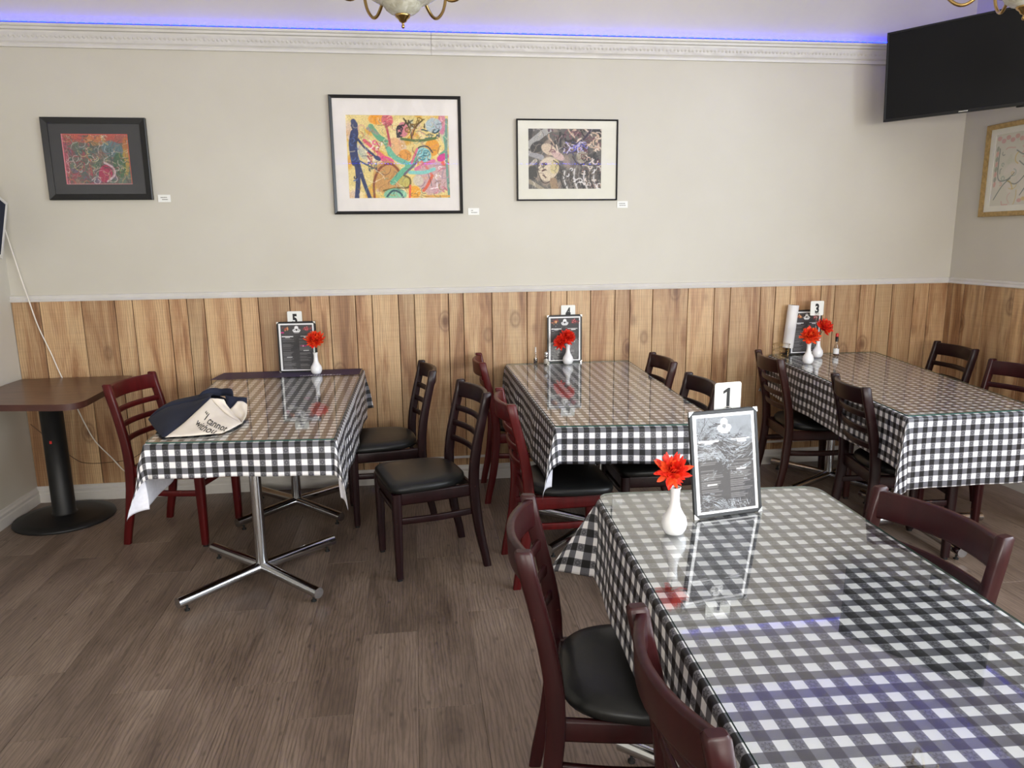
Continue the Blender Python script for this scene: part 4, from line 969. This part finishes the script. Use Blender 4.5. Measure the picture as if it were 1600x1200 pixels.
def flower(x, y, z, head, rad, n, axis, seed, label, mats, single=False, leaves=False):
    """stem from the vase neck to the head; head offset from (x, y, z)"""
    r = random.Random(seed); t = thing('silk_flower', label, 'flower', (x, y, z), 0, 'red silk flowers in the vases')
    h = Vector(head); ax = Vector(axis).normalized()
    MB().tube(spline([(0, 0, -0.085), (0, 0, 0.0), h*0.5+Vector((0, 0, 0.004)), h-ax*0.006], 5), 0.0022, 6).build('stem', 'stem', t)
    MB().lathe([(0.001, -0.012), (0.007, -0.006), (0.009, 0.0), (0.004, 0.006), (0.001, 0.007)], 12, 0, h).build('flower_centre', mats[0], t)
    if leaves:
        lf = MB()
        for k in range(5):
            a = r.uniform(0, 2*PI); b = h*r.uniform(0.2, 0.7); d = Vector((math.cos(a), math.sin(a), 0.25)); sd = d.cross(Vector((0, 0, 1))).normalized()
            lf.add([b, b+d*0.013+sd*0.0045, b+d*0.028, b+d*0.013-sd*0.0045], [(0, 1, 2, 3)], 0, True)
        lf.build('leaf', 'stem', t)
    ga = PI*(3-math.sqrt(5)); e1 = ax.orthogonal().normalized(); e2 = ax.cross(e1)
    joint = {m: MB() for m in mats}
    for i in range(n):
        f = (i+0.5)/n; th = 0.12+1.72*f**0.72+r.uniform(-0.12, 0.12); ph = i*ga+r.uniform(-0.15, 0.15)
        d = (ax*math.cos(th)+(e1*math.cos(ph)+e2*math.sin(ph))*math.sin(th)).normalized()
        side = ax.cross(d); side = side.normalized() if side.length > 1e-3 else e1
        nrm = side.cross(d).normalized(); roll = r.uniform(-0.5, 0.5)
        s2 = (side*math.cos(roll)+nrm*math.sin(roll)).normalized(); n2 = s2.cross(d)
        L = rad*r.uniform(0.72, 1.08)*(0.62+0.38*f); wd = rad*r.uniform(0.75, 1.0)
        m4 = Matrix((s2*wd, d*L, n2*L)).transposed().to_4x4(); m4.translation = h+d*0.004
        mat = mats[0] if r.random() < 0.72 else mats[-1]; me = petal_mesh(mat)
        if single:
            o = bpy.data.objects.new('petal', me); COL.objects.link(o); o.parent = t; o.matrix_local = m4
        else: joint[mat].add([m4 @ v.co for v in me.vertices], [tuple(p.vertices) for p in me.polygons], 0, True)
    if not single:
        for m, b in joint.items():
            if b.v: o = b.build('petals', m, t); o['kind'] = 'stuff'
    return t
RED = ['petal', 'petal_or']
vase(0.679, 1.806, 'white bud vase on number one table, left of the upright menu')
flower(0.679, 1.806, ZG+0.128, (-0.010, -0.004, 0.050), 0.052, 64, (-0.15, -0.75, 0.65), 4, 'large red silk flower in the vase on number one table', RED, True)
vase(-0.608, 4.515, 'white bud vase on the number five table, in front of its menu')
flower(-0.608, 4.515, ZG+0.128, (0.004, -0.004, 0.082), 0.068, 110, (0.05, -0.6, 0.8), 5, 'red silk flower with dark green leaves in the number five table vase', ['petal_or', 'petal'], False, True)
vase(0.965, 4.555, 'white bud vase on the number four table, in front of its menu')
flower(0.965, 4.555, ZG+0.128, (-0.006, -0.012, 0.048), 0.062, 90, (0.2, -0.6, 0.75), 6, 'red silk flower facing right in the number four table vase', ['petal'])
flower(0.963, 4.552, ZG+0.128, (-0.052, -0.02, 0.018), 0.052, 80, (-0.6, -0.7, 0.3), 7, 'smaller red silk flower drooping left in the number four table vase', ['petal'])
vase(2.452, 4.275, 'white bud vase nearer the camera on the number three table')
flower(2.452, 4.275, ZG+0.128, (0.000, -0.010, 0.050), 0.068, 100, (-0.25, -0.7, 0.6), 8, 'orange red silk flower in the nearer vase on number three table', ['petal_or', 'petal'])
vase(2.640, 4.490, 'white bud vase further back on the number three table, by the wall')
flower(2.640, 4.490, ZG+0.128, (0.030, -0.012, 0.075), 0.066, 100, (0.3, -0.6, 0.7), 9, 'red silk flower in the rear vase on number three table', ['petal', 'petal_or'])

# ------------------------------------------------------------------ menus and table numbers
def menu_art(kind, seed):
    a = Art(84, 112, (58, 56, 58)); r = np.random.default_rng(seed)
    a.rect(0, 0, 1, 0.03, (236, 236, 236)); a.rect(0, 0.97, 1, 1, (236, 236, 236)); a.rect(0, 0, 0.05, 1, (236, 236, 236)); a.rect(0.95, 0, 1, 1, (236, 236, 236))
    if kind != 1:
        for cx, cols in ((0.22, [(196, 120, 70), (226, 170, 110), (150, 60, 50)]), (0.80, [(170, 50, 60), (216, 120, 120), (140, 40, 44)])):
            for _ in range(26):
                a.ell(cx+r.normal(0, 0.05), 0.115+r.normal(0, 0.022), 0.02, 0.014, cols[r.integers(3)], r.uniform(0, 3), 0.9)
    # white crest: domed top with banner below
    a.ell(0.5, 0.09, 0.055, 0.05, (238, 238, 238)); a.ell(0.5, 0.145, 0.11, 0.05, (238, 238, 238)); a.rect(0.41, 0.155, 0.59, 0.185, (238, 238, 238))
    a.ell(0.5, 0.132, 0.035, 0.03, (70, 68, 70)); a.ell(0.435, 0.14, 0.018, 0.016, (110, 108, 110)); a.ell(0.565, 0.14, 0.018, 0.016, (110, 108, 110)); a.rect(0.43, 0.196, 0.57, 0.203, (200, 200, 200))
    for x0, x1, y in ((0.08, 0.40, 0.265), (0.17, 0.30, 0.287), (0.60, 0.90, 0.262), (0.70, 0.84, 0.284), (0.18, 0.34, 0.70), (0.66, 0.82, 0.56)): a.rect(x0, y, x1, y+0.012, (236, 236, 236))
    y = 0.32
    while y < 0.94:
        for x0 in (0.09, 0.55):
            if r.random() < 0.85: a.rect(x0, y, x0+r.uniform(0.2, 0.36), y+0.009, (128, 126, 126), 0.8)
        y += 0.018+0.012*(r.random() < 0.25)
    if kind == 5:
        a.ell(0.1, 0.19, 0.05, 0.02, (196, 30, 120)); a.ell(0.68, 0.47, 0.10, 0.02, (170, 30, 110)); a.ell(0.66, 0.475, 0.012, 0.018, (230, 210, 220))
    return a
def menu(x, y, rz, tilt, label, kind, seed, w=0.222, h=0.300):
    t = thing('menu', label, 'menu', (x, y, ZG+0.0005), rz, 'black bordered menus standing on the tables')
    holder = Matrix.Rotation(-tilt, 4, 'X')
    def put(o, extra=Matrix()):
        o.data.transform(extra @ Matrix.Translation((0, 0, h/2))); o.data.transform(holder); o.data.update(); return o
    b = 0.010
    put(MB().box(-w/2, w/2, 0.0, 0.003, -h/2, h/2, 0, 0.001).build('cover', 'leather', t))
    f = MB()
    for x0, x1, z0, z1 in ((-w/2, w/2, h/2-b, h/2), (-w/2, w/2, -h/2, -h/2+b), (-w/2, -w/2+b, -h/2+b, h/2-b), (w/2-b, w/2, -h/2+b, h/2-b)): f.box(x0, x1, -0.0025, 0.0, z0, z1, 0, 0.0008)
    put(f.build('border', 'leather', t))
    pg = menu_art(kind, seed).mesh('page', w-2*b, h-2*b, -0.0004, t); put(pg)
    rr = random.Random(seed)
    amp = 0.0016 if kind == 1 else 0.0003
    def sh(u, v):
        X = (u-0.5)*(w-2*b); Z = (v-0.5)*(h-2*b); e = min(1, 9*min(u, 1-u, v, 1-v))
        return (X, -0.0016-amp*0.5*e*(1+math.sin(X*52+2.2*math.sin(Z*34)+seed)*math.cos(Z*38+1.6*math.sin(X*60)))*0.5, Z)
    put(MB().grid(sh, 24, 32).build('plastic_sleeve', 'plastic_sheet' if kind == 1 else 'clear_sleeve', t))
    for sx in (-1, 1):
        for sz in (-1, 1):
            c = MB().add([(sx*(w/2+0.0008), -0.0034, sz*(h/2+0.0008)), (sx*(w/2-0.014), -0.0034, sz*(h/2+0.0008)), (sx*(w/2+0.0008), -0.0034, sz*(h/2-0.014)),
                          (sx*(w/2+0.0008), 0.0036, sz*(h/2+0.0008)), (sx*(w/2-0.014), 0.0036, sz*(h/2+0.0008)), (sx*(w/2+0.0008), 0.0036, sz*(h/2-0.014))],
                         [(0, 1, 2), (5, 4, 3), (0, 3, 4, 1), (2, 5, 3, 0), (1, 4, 5, 2)]).build('corner_cap', 'silver', t)
            put(recalc(c))
    # back leaf standing behind, hinged at the left edge
    ex = Matrix.Translation((-w/2, 0.004, 0)) @ Matrix.Rotation(0.10, 4, 'Z') @ Matrix.Translation((w/2, 0, 0))
    put(MB().box(-w/2, w/2, 0.0, 0.003, -h/2, h/2, 0, 0.001).build('back_leaf', 'leather', t), ex)
    return t
def number_stand(x, y, rz, digit, label, zc=0.328, cw=0.088, ch=0.092, tilt=0.0):
    t = thing('table_number', label, 'table number', (x, y, ZG+0.0005), rz)
    MB().lathe([(0.030, 0.0), (0.031, 0.003), (0.026, 0.006), (0.006, 0.010), (0.005, 0.016)], 24).build('base', 'silver', t)
    MB().tube([(0, 0, 0.010), (0, 0, zc-ch/2+0.012)], 0.0022, 8).build('rod', 'rod', t)
    MB().tube([(0.012*math.sin(a), -0.004+0.003*math.sin(2*a), zc-ch/2+0.010-0.010*math.cos(a)) for a in [2*PI*i/14 for i in range(15)]], 0.0015, 6).build('clip', 'rod', t)
    r = 0.007; pts = []
    for cx, cz, a0 in ((cw/2-r, ch/2-r, 0), (-cw/2+r, ch/2-r, PI/2), (-cw/2+r, -ch/2+r, PI), (cw/2-r, -ch/2+r, 3*PI/2)):
        for k in range(5): a = a0+PI/2*k/4; pts.append((cx+r*math.cos(a), cz+r*math.sin(a)))
    n = len(pts); mb = MB()
    f = [(px, -0.0012, zc+pz) for px, pz in pts]; b = [(px, 0.0012, zc+pz) for px, pz in pts]
    mb.add(f, [tuple(range(n))]); mb.add(b, [tuple(reversed(range(n)))]); mb.add(f+b, [(i, n+i, n+(i+1) % n, (i+1) % n) for i in range(n)])
    recalc(mb.build('card', 'card', t))
    d = MB(); textmesh(digit, 0.084, 0, d, lambda X, Y: (X, -0.0016, zc-0.031+Y), 0.0042, 0.72) if digit != '1' else d.add([(x_, -0.0016, zc+z_) for x_, z_ in ((-0.0045, -0.031), (0.0065, -0.031), (0.0065, 0.030), (-0.001, 0.030), (-0.016, 0.021), (-0.016, 0.012), (-0.0045, 0.018))], [(0, 1, 2, 3, 6), (3, 4, 5, 6)]); d.build('digit', 'ink', t)
    return t
RZ1 = math.atan2(0.035, 0.219)
menu(0.8785, 1.9035, RZ1, 0.175, 'large crinkled plastic covered menu standing on the number one table', 1, 41, 0.222, 0.306)
number_stand(0.905, 2.005, RZ1, '1', 'white number 1 card on a rod behind the menu nearest the camera', 0.325)
menu(-0.724, 4.590, -0.06, 0.012, 'upright menu with pink marks on the number five table', 5, 42, 0.232, 0.312)
number_stand(-0.735, 4.640, -0.04, '5', 'white number 5 card sticking up behind the left hand menu', 0.326)
menu(0.957, 4.625, 0.0, 0.008, 'upright menu on the number four table behind the vase', 4, 43, 0.228, 0.308)
number_stand(0.988, 4.664, 0.0, '4', 'white number 4 card sticking up behind the middle menu', 0.322, 0.094)
menu(2.625, 4.628, 0.02, 0.012, 'upright menu on the number three table beside the white paper roll', 3, 44, 0.222, 0.300)
number_stand(2.655, 4.56, 0.02, '3', 'white number 3 card on a thin rod in front of the right hand menu', 0.318, 0.094, 0.096)

# ------------------------------------------------------------------ condiments
def shaker(x, y, fill, label, r=0.018, h=0.082, lid='silver'):
    t = thing('shaker', label, 'shaker', (x, y, ZG+0.0005))
    MB().lathe([(r*0.85, 0), (r, 0.004), (r, h*0.45), (r*0.92, h*0.7), (r*0.78, h*0.82)], 10).build('glass_body', 'clear', t)
    MB().lathe([(r*0.7, 0.004), (r*0.84, 0.006), (r*0.84, h*0.40), (0.001, h*0.42)], 10).build('filling', fill, t)
    MB().lathe([(r*0.86, h*0.80), (r*0.88, h*0.92), (r*0.6, h), (0.001, h*1.02)], 16).build('lid', lid, t)
shaker(0.826, 4.572, 'salt', 'clear glass salt shaker with a metal lid, left of the number four menu')
t = thing('cruet_bottle', 'slim glass cruet with a tall thin neck at the left on number four table', 'bottle', (0.762, 4.602, ZG+0.0005))
MB().lathe([(0.011, 0), (0.013, 0.003), (0.013, 0.035), (0.006, 0.058), (0.005, 0.075)], 14).build('glass_body', 'clear', t)
MB().lathe([(0.009, 0.003), (0.011, 0.005), (0.011, 0.033), (0.001, 0.036)], 12).build('filling', 'pepper', t)
MB().lathe([(0.0055, 0.074), (0.005, 0.108), (0.001, 0.109)], 12).build('stopper', 'salt', t)
t = thing('sauce_bottle', 'small sauce bottle with a red cap on number three table, right of the vases', 'bottle', (2.790, 4.522, ZG+0.0005))
MB().lathe([(0.017, 0), (0.0185, 0.004), (0.0185, 0.055), (0.009, 0.082), (0.008, 0.10)], 18).build('glass_body', 'clear', t)
MB().lathe([(0.015, 0.003), (0.017, 0.005), (0.017, 0.040), (0.001, 0.042)], 16).build('sauce', 'sauce', t)
lb = MB().lathe([(0.0188, 0.014), (0.0188, 0.048)], 18, cap=False).build('paper_label', 'paper', t)
MB().lathe([(0.0095, 0.096), (0.0098, 0.128), (0.001, 0.129)], 16).build('collar', 'leather', t)
MB().lathe([(0.0096, 0.1285), (0.0098, 0.146), (0.006, 0.152), (0.001, 0.152)], 16).build('cap', 'redcap', t)
# wire caddy and paper roll at the left rear corner of table three
t = thing('wire_rack', 'thin gold wire rack on number three table, left of the white paper roll', 'rack', (2.435, 4.555, ZG+0.0005))
def ringpts(cx, cy, z, rx, ry, n=20): return [(cx+rx*math.cos(2*PI*i/n), cy+ry*math.sin(2*PI*i/n), z) for i in range(n+1)]
for nm, z, rx in (('wire_hoop', 0.085, 0.060), ('wire_hoop', 0.045, 0.056), ('wire_hoop', 0.004, 0.054)): MB().tube(ringpts(-0.02, 0, z, rx, 0.045), 0.0016, 6).build(nm, 'brass', t)
for k in range(6): a = 2*PI*k/6; MB().tube([(-0.02+0.054*math.cos(a), 0.044*math.sin(a), 0.003), (-0.02+0.060*math.cos(a), 0.045*math.sin(a), 0.086)], 0.0014, 6).build('upright_wire', 'brass', t)
t = thing('paper_roll', 'tall white paper roll leaning to the right, left of the number three menu', 'roll', (2.492, 4.620, ZG+0.0005))
tl = Matrix.Rotation(0.085, 4, 'Y')
def pr(mb, nm, mat): mb.v = [tuple(tl @ Vector(p)) for p in mb.v]; return recalc(mb.build(nm, mat, t))
pr(MB().lathe([(0.0345, 0.050), (0.035, 0.052), (0.035, 0.336), (0.0345, 0.338), (0.020, 0.338), (0.020, 0.050)], 32, cap=False), 'paper', 'paper')
pr(MB().lathe([(0.0200, 0.050), (0.0200, 0.339), (0.0180, 0.339), (0.0180, 0.050)], 24, cap=False), 'cardboard_tube', 'core')
MB().lathe([(0.036, 0.0), (0.037, 0.004), (0.030, 0.008), (0.010, 0.012), (0.009, 0.052), (0.001, 0.053)], 24).build('holder', 'black_metal', t)

# ------------------------------------------------------------------ dark purple banner under the glass at the back of table five
bn = thing('paper_banner', 'dark purple paper strip across the back of the number five table', 'banner', (-0.76, 4.54, ZG+0.0004))
MB().add([(-0.425, 0.115, 0), (0.415, 0.108, 0), (0.412, -0.105, 0), (-0.45, -0.12, 0), ], [(3, 2, 1, 0)]).build('paper', 'banner', bn)
m = MB(); r = random.Random(3); x = 0.06
while x < 0.30: L = r.uniform(0.006, 0.016); m.add([(x, -0.092, 0.0004), (x+L, -0.092, 0.0004), (x+L+0.004, -0.092+r.uniform(0.010, 0.026), 0.0004), (x+0.004, -0.092+r.uniform(0.010, 0.026), 0.0004)], [(0, 1, 2, 3)]); x += L+0.006
m.build('white_script', 'white_ink', bn)

# ------------------------------------------------------------------ canvas tote bag on table five
bag = thing('tote_bag', 'navy and cream canvas tote bag lying on the number five table', 'bag', (-1.0, 3.3, ZG+0.001))
BO = Vector((-1.0, 3.3, ZG+0.001))
def ray_dir(px, py): return cf+cr*((px-800)/F_PX)-cu*((py-600)/F_PX)
def at_y(px, py, y):
    d = ray_dir(px, py); return Vector((0, 0, CAM_H))+d*(y/d.y)-BO
def at_z(px, py, h=0.0):
    d = ray_dir(px, py); return Vector((0, 0, CAM_H))+d*((ZG+0.0045+h-CAM_H)/d.z)-BO
def coons(top, bot, left, right, nu, nv, bulge, bdir, fold=0.0, seed=0):
    """patch between polylines (bottom/top run u, left/right run v), pushed out along bdir"""
    T, B, L, Rr = [spline(c, 12) for c in (top, bot, left, right)]
    def ev(c, t): f = t*(len(c)-1); i = min(int(f), len(c)-2); return c[i].lerp(c[i+1], f-i)
    bd = Vector(bdir).normalized()
    def P(u, v):
        p = ev(B, u)*(1-v)+ev(T, u)*v+ev(L, v)*(1-u)+ev(Rr, v)*u
        p -= B[0]*(1-u)*(1-v)+B[-1]*u*(1-v)+T[0]*(1-u)*v+T[-1]*u*v
        e = (16*u*(1-u)*v*(1-v))**0.6
        return p+bd*(bulge*e+fold*e*math.sin(9*u+5*v+seed)*math.cos(7*v-3*u))
    return P
A_ = at_z(258, 683); B_ = at_z(346, 677); B2 = at_z(378, 661, 0.004); L_ = at_z(231, 655, 0.006); L2 = at_z(243, 672)
C_ = at_y(329, 622, 3.40); C2 = at_y(350, 624, 3.40); D_ = at_y(387, 632, 3.45); D2 = at_y(385, 650, 3.38); N_ = at_y(306, 627, 3.50); N2 = at_y(312, 617, 3.56); K_ = at_y(347, 608, 3.62); K2 = at_y(362, 613, 3.60); Q_ = at_y(386, 621, 3.56); Q2 = at_y(386, 632, 3.55)
def patch(nm, P, mat, nu=24, nv=20):
    o = MB().grid(P, nu, nv).build(nm, mat, bag); so = o.modifiers.new('thickness', 'SOLIDIFY'); so.thickness = 0.0022; so.offset = -1
    return o
FD = (0.05, -0.75, 0.65)
mid = at_y(300, 652, 3.27)
Pf = coons([C_, at_y(352, 646, 3.34), B2], [A_, at_z(300, 681), B_, ], [A_, at_y(286, 662, 3.21), at_y(310, 640, 3.31), C_], [B_, at_z(362, 670, 0.002), B2], 0, 0, 0.022, FD, 0.004, 1)
patch('cream_panel', Pf, 'cream', 30, 26)
# folded mouth of the bag, cream lining rolling to the right
patch('mouth_fold', coons([C2, at_y(354, 634, 3.41), at_y(353, 645, 3.42)], [C_, at_y(352, 646, 3.34), B2], [C_, C2], [B2, at_y(372, 655, 3.37), at_y(353, 645, 3.42)], 0, 0, 0.012, (0.3, -0.5, 0.8), 0.004, 2), 'cream', 22, 14)
patch('mouth_fold', coons([at_y(371, 627, 3.47), at_y(379, 627, 3.47), D_], [at_y(353, 645, 3.42), at_y(372, 657, 3.37), B2], [at_y(353, 645, 3.42), at_y(363, 636, 3.45), at_y(371, 627, 3.47)], [B2, D2, D_], 0, 0, 0.018, (0.3, -0.7, 0.6), 0.005, 3), 'cream', 20, 16)
# navy side and back
patch('navy_gusset', coons([L_, at_y(262, 636, 3.45), N_, C_], [L2, A_, at_y(286, 663, 3.215), at_y(310, 641, 3.315), C_], [L2, L_], [C_, C_+Vector((0, 0.002, 0.001))], 0, 0, 0.018, (-0.4, -0.5, 0.75), 0.003, 4), 'navy', 30, 14)
back1 = at_z(300, 640); back2 = at_z(352, 640)
patch('navy_back', coons([Vector((back1.x-0.05, 0.42, 0)), Vector((back2.x, 0.45, 0))], [L_, at_y(262, 636, 3.45), N_, C_], [L_, Vector((L_.x-0.01, 0.25, 0.0)), Vector((back1.x-0.05, 0.42, 0))], [C_, at_y(335, 616, 3.55), Vector((back2.x, 0.45, 0))], 0, 0, 0.02, (-0.2, 0.3, 1), 0.003, 5), 'navy', 24, 14)
def strap(nm, pts, w, mat, wd=(0, 0.3, 1)):
    q = spline(pts, 7); wv = Vector(wd).normalized()*w/2
    mb = MB(); n = len(q)
    vs_ = [p-wv for p in q]+[p+wv for p in q]
    mb.add(vs_, [(i, i+1, n+i+1, n+i) for i in range(n-1)], 0, True); o = mb.build(nm, mat, bag)
    so = o.modifiers.new('thickness', 'SOLIDIFY'); so.thickness = 0.005; so.offset = 0; return o
strap('handle', [N_+Vector((0, 0.02, -0.01)), at_y(316, 618, 3.53), at_y(332, 612, 3.56), K_+Vector((0, -0.02, -0.012)), at_y(360, 613, 3.57), at_y(364, 622, 3.55), at_y(362, 634, 3.54)], 0.036, 'navy')
patch('navy_lining', coons([at_y(352, 617, 3.56), at_y(368, 620, 3.56), Q_], [at_y(354, 643, 3.47), at_y(362, 641, 3.49), at_y(386, 634, 3.52)], [at_y(354, 643, 3.47), at_y(352, 617, 3.56)], [at_y(386, 634, 3.52), Q_], 0, 0, 0.01, (0.2, -0.3, 0.9), 0.006, 6), 'navy', 18, 12)
# quotation printed on the cream panel (it runs out of sight under the fold)
tx = MB()
def find_uv(px, py):          # where a mark of the print sits on the curved panel
    best = None
    for lo, hi, n in ((0.0, 1.0, 24),):
        for i in range(n*4+1):
            for j in range(n*4+1):
                u, v = i/(n*4), j/(n*4); p = Pf(u, v)+BO-Vector((0, 0, CAM_H)); z = p.dot(cf)
                e = (800+F_PX*p.dot(cr)/z-px)**2+(600-F_PX*p.dot(cu)/z-py)**2
                if best is None or e < best[0]: best = (e, u, v)
    return Vector((best[1], best[2]))
def line_of_text(s_, p0, p1, up):
    w_ = MB(); textmesh(s_, 1.0, 0, w_, lambda X, Y: (X, Y, 0), 0.006, 1.0, 0.12, 'LEFT')
    L = max(v[0] for v in w_.v); o_ = find_uv(*p0); e_ = find_uv(*p1)-o_; q_ = find_uv(*up)-o_
    q2 = find_uv(p1[0]+up[0]-p0[0], p1[1]+up[1]-p0[1])-o_-e_
    f_ = Vector(FD).normalized()*0.0016
    out = []
    for x, y, _ in w_.v:
        t_ = x/L; p_ = o_+e_*t_+(q_*(1-t_)+q2*t_)*(y/0.72)
        out.append(Pf(min(max(p_.x, 0), 1), min(max(p_.y, 0), 1))+f_)
    tx.add(out, w_.f)
line_of_text('\u201cI cannot', (315.5, 650), (351, 675), (322.5, 640))
line_of_text('withou', (305, 662), (336, 680), (312, 652.5))
tx.build('printed_words', 'ink', bag)
